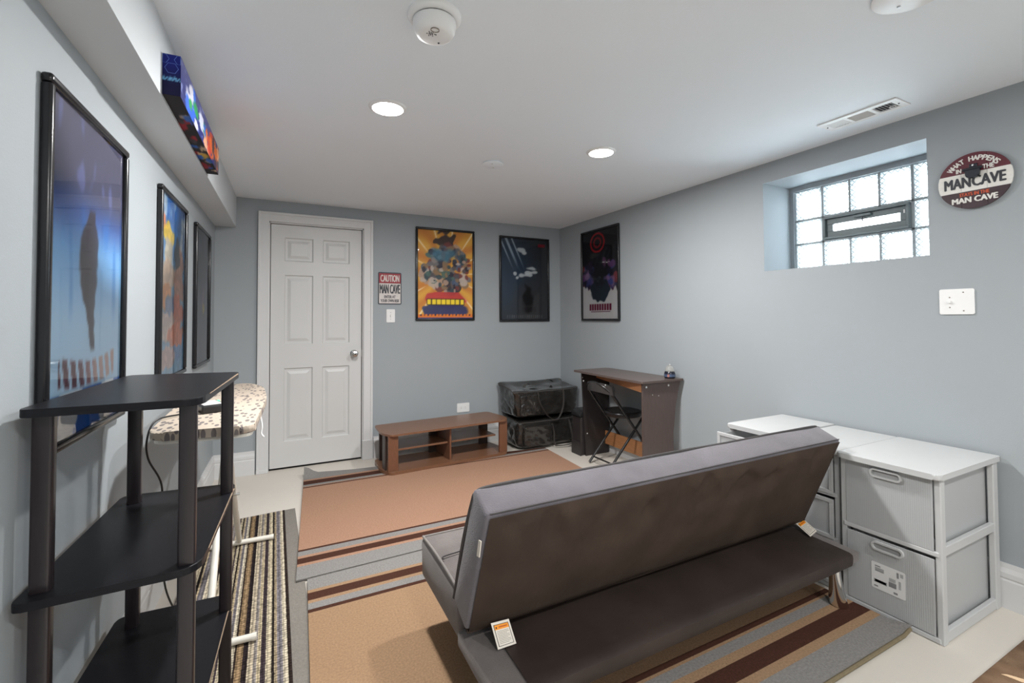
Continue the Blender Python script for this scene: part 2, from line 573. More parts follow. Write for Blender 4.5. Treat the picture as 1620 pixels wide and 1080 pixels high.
def mixc(a, b, t): return tuple(x + (y - x) * t for x, y in zip(a, b))
def sm(a, b, x):
    t = min(1, max(0, (x - a) / (b - a))) if a != b else float(x > a)
    return t * t * (3 - 2 * t)

def print_mesh(name, w, h, nx, ny, fn, m, parent, z=0.0, bow=0.0):
    """flat printed sheet in the parent's plane; colour per vertex from fn(u,v) in sRGB 0-255"""
    bm = bmesh.new()
    V = [[bm.verts.new(((i / nx - 0.5) * w, (j / ny - 0.5) * h, z + bow * math.sin(PI * i / nx) * math.sin(PI * j / ny))) for i in range(nx + 1)] for j in range(ny + 1)]
    for j in range(ny):
        for i in range(nx): bm.faces.new((V[j][i], V[j][i + 1], V[j + 1][i + 1], V[j + 1][i]))
    me = bpy.data.meshes.new(name)
    bm.to_mesh(me); bm.free()
    at = me.color_attributes.new('col', 'FLOAT_COLOR', 'POINT')
    buf = []
    for j in range(ny + 1):
        for i in range(nx + 1):
            c = fn(i / nx, j / ny)
            buf.extend((*S(*[min(255, max(0, q)) for q in c]), 1.0))
    at.data.foreach_set('color', buf)
    me.materials.append(m)
    o = bpy.data.objects.new(name, me)
    C.objects.link(o); o.parent = parent
    return o

RB = (PI / 2, 0, 0)                                # back wall: X right, Y up, Z into the room
RR = (PI / 2, 0, -PI / 2)                          # right wall
LSK = 0.0230                                       # the left wall stands slightly out of square
RL = (PI / 2, 0, PI / 2 - math.atan(LSK))          # left wall
def left_x(y, off=0.0): return -3.205 + LSK * y + off
YB = -7.2                                          # far end of the room behind the camera

# ------------------------------------------------------------------ room shell
struct(obj('floor', box((-3.7, YB - .2, -0.1), (0.5, 0.3, 0.0)), M['floor']))
struct(obj('ceiling', box((-3.7, YB - .2, H), (0.5, 0.3, H + 0.1)), M['ceil']))
DX0, DX1, DZ = -2.832, -2.077, 2.045               # door opening
bm = bmesh.new()
add_box(bm, (-3.6, 0, 0), (DX0, 0.14, H)); add_box(bm, (DX1, 0, 0), (0.4, 0.14, H)); add_box(bm, (DX0, 0, DZ), (DX1, 0.14, H))
add_box(bm, (DX0 - .05, 0.12, 0), (DX1 + .05, 0.16, DZ + .05))
struct(obj('wall_back', bm, M['wall']))
WY0, WY1, WZ0, WZ1 = -3.22, -2.383, 1.530, 2.093   # window opening
bm = bmesh.new()
add_box(bm, (0, WY1, 0), (0.38, 0.1, H)); add_box(bm, (0, YB, 0), (0.38, WY0, H))
add_box(bm, (0, WY0, 0), (0.38, WY1, WZ0)); add_box(bm, (0, WY0, WZ1), (0.38, WY1, H))
struct(obj('wall_right', bm, M['wall']))
bm = prism([(left_x(0.1), 0.1), (left_x(0.1) - .2, 0.1), (left_x(YB) - .2, YB), (left_x(YB), YB)], 'z', 0, H)
struct(obj('wall_left', bm, M['wall']))
struct(obj('wall_rear', box((-3.7, YB - .15, 0), (0.4, YB, H)), M['wall']))
# dropped beam along the left wall
bx = lambda y: -3.062 + LSK * y
bm = prism([(bx(0.02), 0.02), (left_x(0.02) - .05, 0.02), (left_x(YB) - .05, YB), (bx(YB), YB)], 'z', 1.974, H + .01)
struct(obj('ceiling_beam', bm, M['beam']))

# baseboards: plain board, bead and sloped cap
def base_prof(h=0.187):
    return [(0, 0), (0.016, 0), (0.016, h * .62), (0.013, h * .66), (0.016, h * .70), (0.016, h * .80), (0.009, h * .90), (0.007, h), (0, h)]
def baseboard(name, p0, p1, n):
    bm = bmesh.new()
    p0, p1, n = Vector((*p0, 0)), Vector((*p1, 0)), Vector((*n, 0)).normalized()
    A = [bm.verts.new(p0 + n * d + Vector((0, 0, z))) for d, z in base_prof()]
    B = [bm.verts.new(p1 + n * d + Vector((0, 0, z))) for d, z in base_prof()]
    k = len(A)
    for i in range(k): bm.faces.new((A[i], A[(i + 1) % k], B[(i + 1) % k], B[i]))
    bm.faces.new(A); bm.faces.new(list(reversed(B)))
    return struct(obj(name, bm, M['trim']))
baseboard('baseboard_back', (-1.992, 0), (-0.016, 0), (0, -1))
baseboard('baseboard_back.001', (-3.2, 0), (-2.918, 0), (0, -1))
baseboard('baseboard_right', (0, -0.0), (0, YB), (-1, 0))
baseboard('baseboard_left', (left_x(-0.016), -0.016), (left_x(YB), YB), (1, -LSK))

# door casing with plinths
bm = bmesh.new()
CW = 0.075
add_box(bm, (DX0 - CW, -0.022, 0), (DX0 + .004, 0.0, DZ + CW), 0.004)
add_box(bm, (DX1 - .004, -0.022, 0), (DX1 + CW, 0.0, DZ + CW), 0.004)
add_box(bm, (DX0 - CW + .003, -0.0214, DZ - .0035), (DX1 + CW - .003, -0.0006, DZ + CW - .0006), 0.004)
for a, b in ((DX0 - CW, DX0 - CW + .02), (DX1 + CW - .02, DX1 + CW)):
    add_box(bm, (a + (.0007 if a > -2.5 else -.0007), -0.030, 0.0), (b + (.0007 if a > -2.5 else -.0007), -0.001, DZ + CW + .0007), 0.004)
add_box(bm, (DX0 - CW + .015, -0.0295, DZ + CW - .02), (DX1 + CW - .015, -0.001, DZ + CW), 0.004)
add_box(bm, (DX1 - .010, -0.028, 0), (DX1 + CW + .004, 0.0, 0.17), 0.003)
add_box(bm, (DX0 - CW - .002, -0.028, 0), (DX0 + .008, 0.0, 0.03), 0.003)
# jambs and stop
add_box(bm, (DX0, 0.0, 0), (DX0 + .012, 0.12, DZ)); add_box(bm, (DX1 - .012, 0.0, 0), (DX1, 0.12, DZ)); add_box(bm, (DX0, 0.0, DZ - .012), (DX1, 0.12, DZ))
struct(obj('trim_1', bm, M['trim']))

# six-panel door
d = thing('door_1', 'white six-panel interior door with a steel knob in the back wall', 'door', (DX0 + .014, 0.02, 0.0))
struct(d)
dw = DX1 - DX0 - .028
slab = bmesh.new()
rows = [(0.225, 0.83), (1.03, 1.608), (1.725, 1.922)]
cols = [(0.105, 0.325), (dw - 0.325 + .0, dw - 0.105)]
ys = (0.0, 0.036)
# stiles and rails leave six openings
xs_ = [0.003, cols[0][0], cols[0][1], cols[1][0], cols[1][1], dw - .003]
for a, b in ((xs_[0], xs_[1]), (xs_[2], xs_[3]), (xs_[4], xs_[5])): add_box(slab, (a, ys[0], 0.016), (b, ys[1], DZ - .016), 0.0015)
zs_ = [0.016, rows[0][0], rows[0][1], rows[1][0], rows[1][1], rows[2][0], rows[2][1], DZ - .016]
for a, b in ((zs_[0], zs_[1]), (zs_[2], zs_[3]), (zs_[4], zs_[5]), (zs_[6], zs_[7])):
    for c0, c1 in cols: add_box(slab, (c0 - .002, ys[0], a), (c1 + .002, ys[1], b), 0.0015)
obj('door_slab', slab, M['door'], d, world=False)
for c0, c1 in cols:
    for z0, z1 in rows:
        p = bmesh.new()
        lv = [(0.0, 0.001), (0.008, 0.012), (0.024, 0.012), (0.048, 0.003)]     # (inset, depth)
        R = []
        for ins, dep in lv:
            R.append([p.verts.new(v) for v in ((c0 + ins, dep, z0 + ins), (c1 - ins, dep, z0 + ins), (c1 - ins, dep, z1 - ins), (c0 + ins, dep, z1 - ins))])
        for A, B in zip(R, R[1:]):
            for i in range(4): p.faces.new((A[i], A[(i + 1) % 4], B[(i + 1) % 4], B[i]))
        p.faces.new(R[-1])
        obj('door_panel', p, M['door'], d, world=False)
kx, kz = dw - 0.066, 0.934
RY = Matrix.Translation((kx, 0, kz)) @ Matrix.Rotation(PI / 2, 4, 'X')
kn = obj('door_knob', lathe([(0.032, 0), (0.032, 0.006), (0.026, 0.012), (0.012, 0.014), (0.011, 0.034), (0.018, 0.040), (0.027, 0.050), (0.029, 0.060), (0.025, 0.070), (0.012, 0.076), (0, 0.077)], 28, RY), M['steel'], d, world=False, smooth=True)
kn['label'] = 'round brushed steel knob'
obj('keyhole', lathe([(0.006, 0.0772), (0.006, 0.079), (0, 0.079)], 14, RY), M['dark'], kn, world=False)
obj('latch_plate', box((dw - .004, 0.004, kz - .03), (dw + .002, 0.03, kz + .03)), M['steel'], d, world=False)
struct(obj('door_gap_shade', box((DX0 + .012, 0.03, 0), (DX1 - .012, 0.10, 0.006)), M['dark']))  # near-black strip painted as the shaded gap under the door

# ------------------------------------------------------------------ glass block window
win = thing('window_1', 'glass block basement window with a small grey hopper vent', 'window', (0.28, -2.80, 1.80))
struct(win)
cy = [-2.408, -2.583, -2.737, -2.891, -3.045, -3.214]
rz = [1.532, 1.712, 1.866, 2.062]
XG0, XG1 = 0.285, 0.365
for c in range(5):
    for r in range(3):
        if r == 1 and c in (1, 2, 3): continue
        g = 0.0056
        y0, y1, z0, z1 = cy[c + 1] + g, cy[c] - g, rz[r] + g, rz[r + 1] - g
        hy, hz = (y1 - y0) / 2, (z1 - z0) / 2
        b_ = box((XG0 - .325, -hy, -hz), (XG1 - .325, hy, hz), 0.006, 2)
        gb = obj('glass_block', b_, M['block'], win, world=False)
        gb.location = Vector((0.325, (y0 + y1) / 2, (z0 + z1) / 2)) - Vector(win.location)
bm = bmesh.new()
for y in cy[1:5]:
    add_box(bm, (XG0 + .003, y - .0058, rz[0]), (XG1 - .01, y + .0058, rz[1] if True else 0))
    add_box(bm, (XG0 + .003, y - .0058, rz[2]), (XG1 - .01, y + .0058, rz[3]))
for y in (cy[1], cy[4]): add_box(bm, (XG0 + .003, y - .0058, rz[1]), (XG1 - .01, y + .0058, rz[2]))
for z in rz[1:3]: add_box(bm, (XG0 + .003, cy[5], z - .0058), (XG1 - .01, cy[0], z + .0058))
obj('mortar_joints', bm, M['mortar'], win)
bm = bmesh.new()
add_box(bm, (0.27, WY0, rz[3]), (0.37, WY1, WZ1)); add_box(bm, (0.275, cy[0], WZ0), (0.37, WY1, rz[3]))
obj('window_frame', bm, M['wall'], win)
vy0, vy1, vz0, vz1 = cy[4] + .012, cy[1] - .006, rz[1] + .008, rz[2] - .006
def frame_bm(y0, y1, z0, z1, wd, x0, x1, bev=0.002):
    b = bmesh.new()
    add_box(b, (x0, y0, z0), (x1, y1, z0 + wd), bev); add_box(b, (x0, y0, z1 - wd), (x1, y1, z1), bev)
    add_box(b, (x0, y0, z0 + wd), (x1, y0 + wd, z1 - wd), bev); add_box(b, (x0, y1 - wd, z0 + wd), (x1, y1, z1 - wd), bev)
    return b
obj('vent_frame', frame_bm(vy0, vy1, vz0, vz1, 0.014, 0.272, 0.36), M['winframe'], win)
sash = obj('vent_sash', frame_bm(vy0 + .014, vy1 - .014, vz0 + .014, vz1 - .014, 0.034, 0.292, 0.312), M['winframe'], win)
obj('vent_pane', box((0.300, vy0 + .045, vz0 + .045), (0.304, vy1 - .045, vz1 - .045)), M['pane'], sash)
obj('vent_latch', box((0.276, -2.85, vz1 - .034), (0.294, -2.76, vz1 - .018), 0.003), M['winframe'], sash)
obj('latch_pin', box((0.272, -2.812, vz1 - .066), (0.280, -2.806, vz1 - .034), 0.002), M['gunmetal'], sash)
obj('latch_tab', box((0.285, vy0 + .022, vz1 - .055), (0.292, vy0 + .030, vz1 - .035), 0.002), M['white'], sash)

# ------------------------------------------------------------------ ceiling fittings
def lamp_light(x, y):
    ld = bpy.data.lights.new('downlight', 'AREA')
    ld.shape = 'DISK'; ld.size = 0.13; ld.energy = LAMP_W * ((1.12 if x < -2 else 0.84) if y > -3 else 0.62); ld.color = (1.0, 0.99, 0.975)
    lo = bpy.data.objects.new('downlight', ld)
    C.objects.link(lo); lo.location = (x, y, H - 0.016)
    return lo
def ceiling_light(x, y, label):
    t = thing('ceiling_light', label, 'ceiling light', (x, y, H), group='recessed ceiling lights')
    obj('light_trim', lathe([(0.070, -0.0005), (0.086, -0.0005), (0.084, -0.005), (0.074, -0.010), (0.070, -0.010)], 48, cap=False), M['white'], t, world=False, smooth=True)
    obj('lens', lathe([(0, -0.008), (0.071, -0.008)], 48, cap=False), M['lens'], t, world=False)
    l = lamp_light(x, y)
    l.parent = t; l.location = (0, 0, -0.016)
ceiling_light(-2.32, -2.12, 'lit round recessed ceiling light nearer the dropped beam')
ceiling_light(-1.07, -2.10, 'lit round recessed ceiling light between the beam and the window wall')
for x, y, l in ((-2.32, -4.75, 'first row, beam side'), (-1.07, -4.75, 'first row, window side'), (-1.07, -6.4, 'far row, window side'), (-2.32, -6.4, 'far row, beam side')):  # extra unseen lamps, assumed behind the camera to light the room
    ceiling_light(x, y, 'assumed unseen recessed ceiling light behind the viewer, ' + l)

def cover(x, y, r, label):
    t = thing('ceiling_cover_plate', label, 'cover plate', (x, y, H), group='blank round ceiling covers')
    obj('plate', lathe([(r - .004, 0), (r - .004, -0.004), (r, -0.0045), (r, -0.007), (r - .008, -0.012), (0, -0.013)], 48), M['ceil'] if r < .08 else M['white'], t, world=False, smooth=True)
    for s in (-1, 1):
        obj('screw', lathe([(0.005, -0.0125), (0.004, -0.015), (0, -0.0155)], 10, Matrix.Translation((s * r * .55 * .5, -s * r * .55 * -.86, 0))), M['steel'], t, world=False)
cover(-1.556, -1.624, 0.070, 'small blank round ceiling cover beyond the two lit lights')
cover(-1.075, -3.605, 0.10, 'large blank white round ceiling cover near the vent')

sd = thing('smoke_detector', 'white round smoke detector on the ceiling before the near light', 'smoke detector', (-2.325, -2.845, H))
obj('mounting_base', lathe([(0.086, 0), (0.086, -0.008), (0.080, -0.016), (0.070, -0.018)], 48), M['white'], sd, world=False, smooth=True)
obj('gap_ring', lathe([(0.066, -0.016), (0.066, -0.024)], 40, cap=False), M['dark'], sd, world=False)
dmt = obj('detector_dome', lathe([(0.069, -0.022), (0.070, -0.030), (0.066, -0.050), (0.058, -0.063), (0.046, -0.068), (0, -0.070)], 48), M['white'], sd, world=False, smooth=True)
for k in range(3):
    for j in range(6):
        a = j * PI / 3 + k * .4
        if k == 0 and j: continue
        rr = 0.006 * k
        obj('sounder_hole', lathe([(0.0016, -0.069), (0.0016, -0.0712), (0, -0.0712)], 8, Matrix.Translation((-0.016 + rr * math.cos(a), -0.012 + rr * math.sin(a), 0))), M['charcoal'], dmt, world=False)
obj('test_button', ring_prism([(0.014 * math.cos(a * PI / 12) - .010, 0.012 * math.sin(a * PI / 12) - .036) for a in range(24)], [(0.0125 * math.cos(a * PI / 12) - .010, 0.0105 * math.sin(a * PI / 12) - .036) for a in range(24)], -0.068, -0.0708), M['greyink'], dmt, world=False)
obj('sensor_dot', lathe([(0.003, -0.069), (0.003, -0.0712), (0, -0.0712)], 8, Matrix.Translation((0.022, 0.026, 0))), M['charcoal'], dmt, world=False)
obj('status_light', lathe([(0.002, -0.069), (0.002, -0.0712), (0, -0.0712)], 8, Matrix.Translation((0.0, -0.014, 0))), M['charcoal'], dmt, world=False)

vt = thing('ceiling_vent', 'white slotted ceiling air vent beside the window wall', 'vent', (-0.247, -3.065, H))
V0, V1, U0, U1 = -0.17, 0.17, -0.068, 0.068
bm = bmesh.new()
op = [(-0.140, -0.062), (-0.045, 0.045), (0.062, 0.140)]
edges_ = [V0] + [e for o_ in op for e in o_] + [V1]
for k in range(0, 8, 2): add_box(bm, (U0, edges_[k], -0.007), (U1, edges_[k + 1], 0.0), 0.0015)
for a, b in op:
    add_box(bm, (U0, a, -0.007), (-0.040, b, 0), 0.0); add_box(bm, (0.040, a, -0.007), (U1, b, 0), 0.0)
obj('vent_plate', bm, M['white'], vt, world=False)
obj('duct_shade_sheet', box((-0.041, V0 + .02, -0.0012), (0.041, V1 - .02, -0.0004)), M['charcoal'], vt, world=False)  # flat charcoal backing stands in for the shade inside the slots
for s, (a, b) in ((1, op[0]), (-1, op[2])):
    for k in range(6):
        yy = a + (b - a) * (k + .5) / 6
        mt = Matrix.Translation((0, yy, -0.005)) @ Matrix.Rotation(s * 0.75, 4, 'X')
        obj('slat', box((-0.040, -0.0045, -0.0006), (0.040, 0.0045, 0.0006), mtx=mt), M['white'], vt, world=False)
for k in range(7):
    xx = -0.036 + 0.072 * k / 6
    mt = Matrix.Translation((xx, 0, -0.005)) @ Matrix.Rotation(0.6, 4, 'Y')
    obj('slat', box((-0.0045, op[1][0], -0.0006), (0.0045, op[1][1], 0.0006), mtx=mt), M['stainwhite'], vt, world=False)
for s in (-1, 1):
    obj('screw', lathe([(0.004, -0.006), (0.003, -0.0095), (0, -0.0098)], 10, Matrix.Translation((0, s * 0.153, 0))), M['charcoal'], vt, world=False)
obj('damper_lever', tube([(0.01 + .012 * math.cos(a * .5), -0.125 + .012 * math.sin(a * .5), -0.010) for a in range(13)], 0.0018, 6), M['white'], vt, world=False)

# ------------------------------------------------------------------ switches and outlet
def wallplate(name, label, cat, loc, rot, w_, h_):
    t = thing(name, label, cat, loc, rot)
    obj('plate', prism(rounded_rect(w_, h_, 0.006), 'z', 0.0, 0.006, 0.0018), M['white'], t, world=False)
    return t
t = wallplate('light_switch', 'white single light switch below the caution sign', 'light switch', (-1.84, 0, 1.266), RB, 0.076, 0.120)
tg = obj('toggle', box((-0.0045, -0.012, 0.005), (0.0045, 0.010, 0.016), 0.002), M['white'], t, world=False)
obj('toggle_slot', box((-0.0055, -0.013, 0.0055), (0.0055, 0.013, 0.0066)), M['stainwhite'], t, world=False)
for s in (-1, 1): obj('screw', lathe([(0.003, 0.006), (0.0025, 0.0075), (0, 0.0077)], 10, Matrix.Translation((0, s * .030, 0))), M['greyink'], t, world=False)
t = wallplate('light_switch', 'white two-gang plate with one knob below the round sign', 'light switch', (0, -3.316, 1.304), RR, 0.122, 0.116)
obj('dimmer_knob', lathe([(0.008, 0.006), (0.0075, 0.014), (0.006, 0.016), (0, 0.0165)], 20, Matrix.Translation((-.024, 0.0, 0))), M['white'], t, world=False, smooth=True)
for sx in (-.024, .024):
    for sy in ((-.026, .020) if sx < 0 else (-.042, .042)):
        obj('screw', lathe([(0.003, 0.006), (0.0025, 0.0075), (0, 0.0077)], 10, Matrix.Translation((sx, sy, 0))), M['greyink'], t, world=False)
t = wallplate('outlet', 'white sideways double outlet in the back wall above the low stand', 'outlet', (-1.136, 0, 0.369), RB, 0.128, 0.086)
for s in (-1, 1):
    f_ = obj('socket', prism([(p[0] + s * .022, p[1]) for p in rounded_rect(0.030, 0.034, 0.012)], 'z', 0.005, 0.0075), M['white'], t, world=False)
    for q in (-1, 1): obj('slot', box((s * .022 - .004, q * .006 - .001, 0.0072), (s * .022 + .004, q * .006 + .001, 0.0078)), M['greyink'], f_, world=False)

# ------------------------------------------------------------------ wall signs
sg = thing('caution_sign', 'small tin caution sign on the wall right of the door', 'sign', (-1.848, 0, 1.517), RB)
SW, SH = 0.210, 0.292
obj('tin_plate', prism(rounded_rect(SW, SH, 0.010), 'z', 0.0, 0.005, 0.002), M['gunmetal'], sg, world=False)
obj('cream_panel', box((-SW / 2 + .008, -SH / 2 + .008, 0.005), (SW / 2 - .008, 0.045, 0.0058)), M['signcream'], sg, world=False)
obj('red_panel', box((-SW / 2 + .008, 0.047, 0.005), (SW / 2 - .008, SH / 2 - .010, 0.0058)), M['signred'], sg, world=False)
text_obj('lettering', 'CAUTION', 0.168, 0.062, M['signcream'], sg, 0, 0.091, 0.0058, 0.0018)
text_obj('lettering', 'MAN CAVE', 0.180, 0.082, M['charcoal'], sg, 0, -0.006, 0.0058, 0.0026)
text_obj('lettering', 'ENTER AT', 0.100, 0.024, M['charcoal'], sg, 0, -0.077, 0.0058, 0.0010)
text_obj('lettering', 'YOUR OWN RISK', 0.168, 0.026, M['charcoal'], sg, 0, -0.113, 0.0058, 0.0010)

rs = thing('round_sign', 'round striped wooden sign with a bottle opener right of the window', 'sign', (0, -3.390, 1.842), RR)
R_ = 0.124
obj('backing', lathe([(R_ - .004, 0.0), (R_ - .002, 0.008), (0, 0.008)], 64), M['umber'], rs, world=False)
def plank(x0, x1):
    bm = bmesh.new()
    bands = ((0.30 * R_, R_, 0), (-0.36 * R_, 0.30 * R_, 1), (-R_, -0.36 * R_, 2))
    n = 22
    for lo, hi, mi in bands:
        prev = None
        for k in range(n + 1):
            x = x0 + (x1 - x0) * k / n
            e = math.sqrt(max(0, R_ * R_ - x * x))
            a, b = max(lo, -e), min(hi, e)
            if b - a < 1e-5: prev = None; continue
            cur = [bm.verts.new((x, a, 0.016)), bm.verts.new((x, b, 0.016)), bm.verts.new((x, a, 0.008)), bm.verts.new((x, b, 0.008))]
            if prev:
                for q in ((prev[0], cur[0], cur[1], prev[1]), (prev[2], prev[0], cur[0], cur[2]), (prev[1], cur[1], cur[3], prev[3])):
                    f = bm.faces.new(q); f.material_index = mi
            else: f = bm.faces.new((cur[0], cur[1], cur[3], cur[2])); f.material_index = mi
            prev = cur
        if prev: f = bm.faces.new((prev[0], prev[1], prev[3], prev[2])); f.material_index = mi
    return bm
for x0, x1 in ((-R_ + .0005, -0.0435), (-0.0425, 0.0425), (0.0435, R_ - .0005)):
    obj('plank', plank(x0, x1), None, rs, world=False, mats=[M['maroon'], M['ivory'], M['umber']])
word = 'WHAT HAPPENS'
for k, ch in enumerate(word):
    if ch == ' ': continue
    a = PI / 2 + (5.5 - k) * 0.160
    wd = {'I': .006, 'W': .021}.get(ch, .0145)
    text_obj('letter', ch, wd, 0.021, M['ivory'], rs, 0.099 * math.cos(a), 0.099 * math.sin(a), 0.016, 0.0011, rotz=a - PI / 2)
text_obj('lettering', 'IN', 0.017, 0.019, M['ivory'], rs, -0.050, 0.052, 0.016, 0.001)
text_obj('lettering', 'THE', 0.036, 0.019, M['ivory'], rs, 0.048, 0.052, 0.016, 0.001)
text_obj('lettering', 'MAN', 0.088, 0.046, M['charcoal'], rs, -0.056, -0.003, 0.016, 0.0022)
text_obj('lettering', 'CAVE', 0.106, 0.046, M['charcoal'], rs, 0.048, -0.003, 0.016, 0.0022)
text_obj('lettering', 'STAYS IN THE', 0.098, 0.015, M['redorange'], rs, 0.0, -0.058, 0.016, 0.0009)
text_obj('lettering', 'MAN CAVE', 0.150, 0.024, M['ivory'], rs, 0.0, -0.083, 0.016, 0.0018)
ob = bmesh.new()
add_box(ob, (-0.014, 0.010, 0.016), (0.014, 0.074, 0.021), 0.004)
add_prism(ob, round_poly([(-0.026, 0.052), (0.026, 0.052), (0.022, 0.016), (0.0, 0.006), (-0.022, 0.016)], 0.006), 'z', 0.020, 0.034, 0.004)
add_box(ob, (-0.034, 0.044, 0.024), (0.034, 0.056, 0.036), 0.004)
op_ = obj('bottle_opener', ob, M['gunmetal'], rs, world=False)
obj('screw', lathe([(0.005, 0.021), (0.004, 0.024), (0, 0.0245)], 12, Matrix.Translation((0, 0.067, 0))), M['steel'], op_, world=False)

# ------------------------------------------------------------------ posters (generic abstract prints of the same size and colours)
def N2(u, v, s, o=0.0): return noise.noise(Vector((u * s + o, v * s * 1.5 + o * 1.7, o)))
def blob(u, v, cx, cy, rx, ry, soft=0.15, wob=0.0, o=0.0):
    d = math.hypot((u - cx) / rx, (v - cy) / ry) + (wob * N2(u, v, 9, o) if wob else 0)
    return 1 - sm(1 - soft, 1 + soft, d)

def art_blue(u, v):
    top, mid, low, pale = (84, 84, 106), (62, 92, 158), (120, 178, 226), (182, 214, 236)
    c = mixc(pale, low, sm(0.30, 0.62, v)); c = mixc(c, mid, sm(0.56, 0.72, v)); c = mixc(c, top, sm(0.66, 0.80, v))
    s = N2(u * 2.2, v * .35, 6, 3.1)
    c = mixc(c, (40, 120, 200), 0.5 * sm(0.1, .6, s) * sm(.3, .5, v) * (1 - sm(.66, .75, v)))
    c = mixc(c, (120, 130, 190), 0.5 * sm(0.25, .6, N2(u, v * .5, 12, 9.0)) * sm(.7, .8, v))
    w_ = 0.035 + .085 * sm(.30, .52, v) * (1 - sm(.60, .72, v))          # tapering dark brush stroke
    xc = 0.52 + 0.04 * math.sin(v * 9)
    k = 1 - sm(w_ * .8, w_ * 1.1, abs(u - xc) + .02 * N2(u, v, 14, 2))
    c = mixc(c, (58, 54, 66), k * sm(.24, .27, v) * (1 - sm(.70, .73, v)))
    va = .180 + .16 * (u - .5) ** 2                                        # arched row of strokes, dark red paling to tan
    if abs(v - va) < .045 + .02 * abs(u - .5) and .14 < u < .88:
        f = abs(((u * 11 + (v - va) * 4) % 1) - .5)
        k = (1 - sm(.26, .36, f)) * (1 - sm(.034, .044 + .02 * abs(u - .5), abs(v - va)))
        c = mixc(c, mixc((84, 22, 40), (186, 150, 140), sm(.36, .66, u)), k * .95)
    if v < .13:
        c = mixc((232, 236, 240), (44, 104, 190), sm(-.05, .1, math.sin(u * 13 + 1) * .5 + N2(u, v, 7, 5)))
    return c

def art_sky(u, v):
    c = mixc((120, 170, 205), (42, 112, 190), sm(.5, 1, v))
    c = mixc(c, (235, 236, 232), .8 * sm(.15, .5, N2(u, v, 5, 1.3)) * sm(.35, .5, v))
    for (cx, cy, rx, ry, col) in ((.10, .84, .10, .045, (226, 150, 112)), (.34, .79, .17, .06, (232, 196, 56)), (.33, .68, .17, .09, (206, 196, 176)), (.3, .56, .24, .10, (214, 186, 160)),
                                  (.78, .62, .17, .13, (204, 146, 116)), (.66, .70, .13, .08, (70, 72, 84)), (.80, .50, .22, .08, (198, 140, 112)), (.25, .44, .2, .07, (228, 150, 70)), (.45, .38, .3, .07, (96, 130, 170)),
                                  (.72, .36, .2, .1, (214, 112, 70)), (.3, .28, .34, .08, (216, 196, 186)), (.66, .22, .3, .07, (226, 130, 86)), (.7, .12, .28, .04, (112, 150, 196)), (.3, .1, .3, .06, (206, 178, 172))):
        c = mixc(c, col, blob(u, v, cx, cy, rx, ry, .1, .5, cx * 7) * .95)
    k = sm(.2, .28, abs(N2(u, v, 11, 4.0)))
    return mixc(tuple(x * .8 for x in c), c, .4 + .6 * k)

def art_slate(u, v):
    c = mixc((104, 106, 116), (66, 68, 82), sm(.2, .9, v))
    c = mixc(c, (92, 84, 128), .5 * sm(.1, .5, N2(u, v, 5, 8.2)) * sm(.3, .5, v))
    c = mixc(c, (190, 160, 70), blob(u, v, .6, .42, .07, .05, .3, .6) * .8)
    c = mixc(c, (150, 110, 130), blob(u, v, .56, .5, .10, .06, .3, .6) * .6)
    return c

ORB = []
random.seed(100)
for i in range(150):
    rr = math.sqrt(random.random()); th = random.random() * 6.283
    big = 1.0 - .6 * i / 150
    ORB.append((.5 + .45 * rr * math.cos(th), .56 + .27 * rr * math.sin(th), (.05 + .06 * random.random()) * big, (.03 + .045 * random.random()) * big,
                random.choice(((58, 54, 62), (186, 156, 136), (84, 100, 128), (120, 116, 118), (60, 78, 86), (196, 180, 168), (126, 66, 62), (84, 112, 104), (96, 88, 92), (52, 48, 62), (150, 140, 136), (150, 120, 90))), i * .9))
def art_orange(u, v):
    a = math.atan2(v - .5, (u - .5) * .7)
    c = mixc((206, 136, 56), (224, 172, 70), .5 + .5 * math.sin(a * 14 + 3 * N2(u, v, 2, 1)))
    c = mixc(c, (250, 236, 200), .8 * sm(.93, 1, math.sin(a * 14 + .8)) * sm(.33, .5, math.hypot(u - .5, v - .5)))
    c = mixc(c, (70, 52, 46), blob(u, v, .5, .90, .16, .10, .1, .9, 1))
    for k in range(len(ORB)):
        cx, cy, rx, ry, col, o = ORB[k]
        if abs(u - cx) < rx * 1.9 and abs(v - cy) < ry * 1.9: c = mixc(c, col, blob(u, v, cx, cy, rx, ry, .12, .7, o) * .92)
    c = mixc(c, (72, 132, 156), blob(u, v, .46, .72, .24, .07, .4, .6) * .7)  # blue reflection on the acrylic, painted into the print
    if v < .30: c = mixc(c, (196, 60, 60), blob(u, v, .5, .22, .36, .10, .06, .2) * .9)
    if v < .20: c = mixc(c, (44, 52, 110), blob(u, v, .5, .10, .42, .09, .06, .2) * .9)
    if .155 < v < .225 and .16 < u < .84:                                  # yellow block band
        f = abs(((u - .16) / .68 * 8) % 1 - .5)
        c = mixc((60, 48, 30), (244, 216, 52), 1 - sm(.36, .42, f)) if .165 < v < .215 else (60, 48, 30)
    if v < .055: c = mixc((226, 128, 40), (30, 30, 60), sm(.30, .34, abs((u * 16) % 1 - .5)) if v > .03 else 0)
    if v < .018: c = (50, 70, 140)
    return c

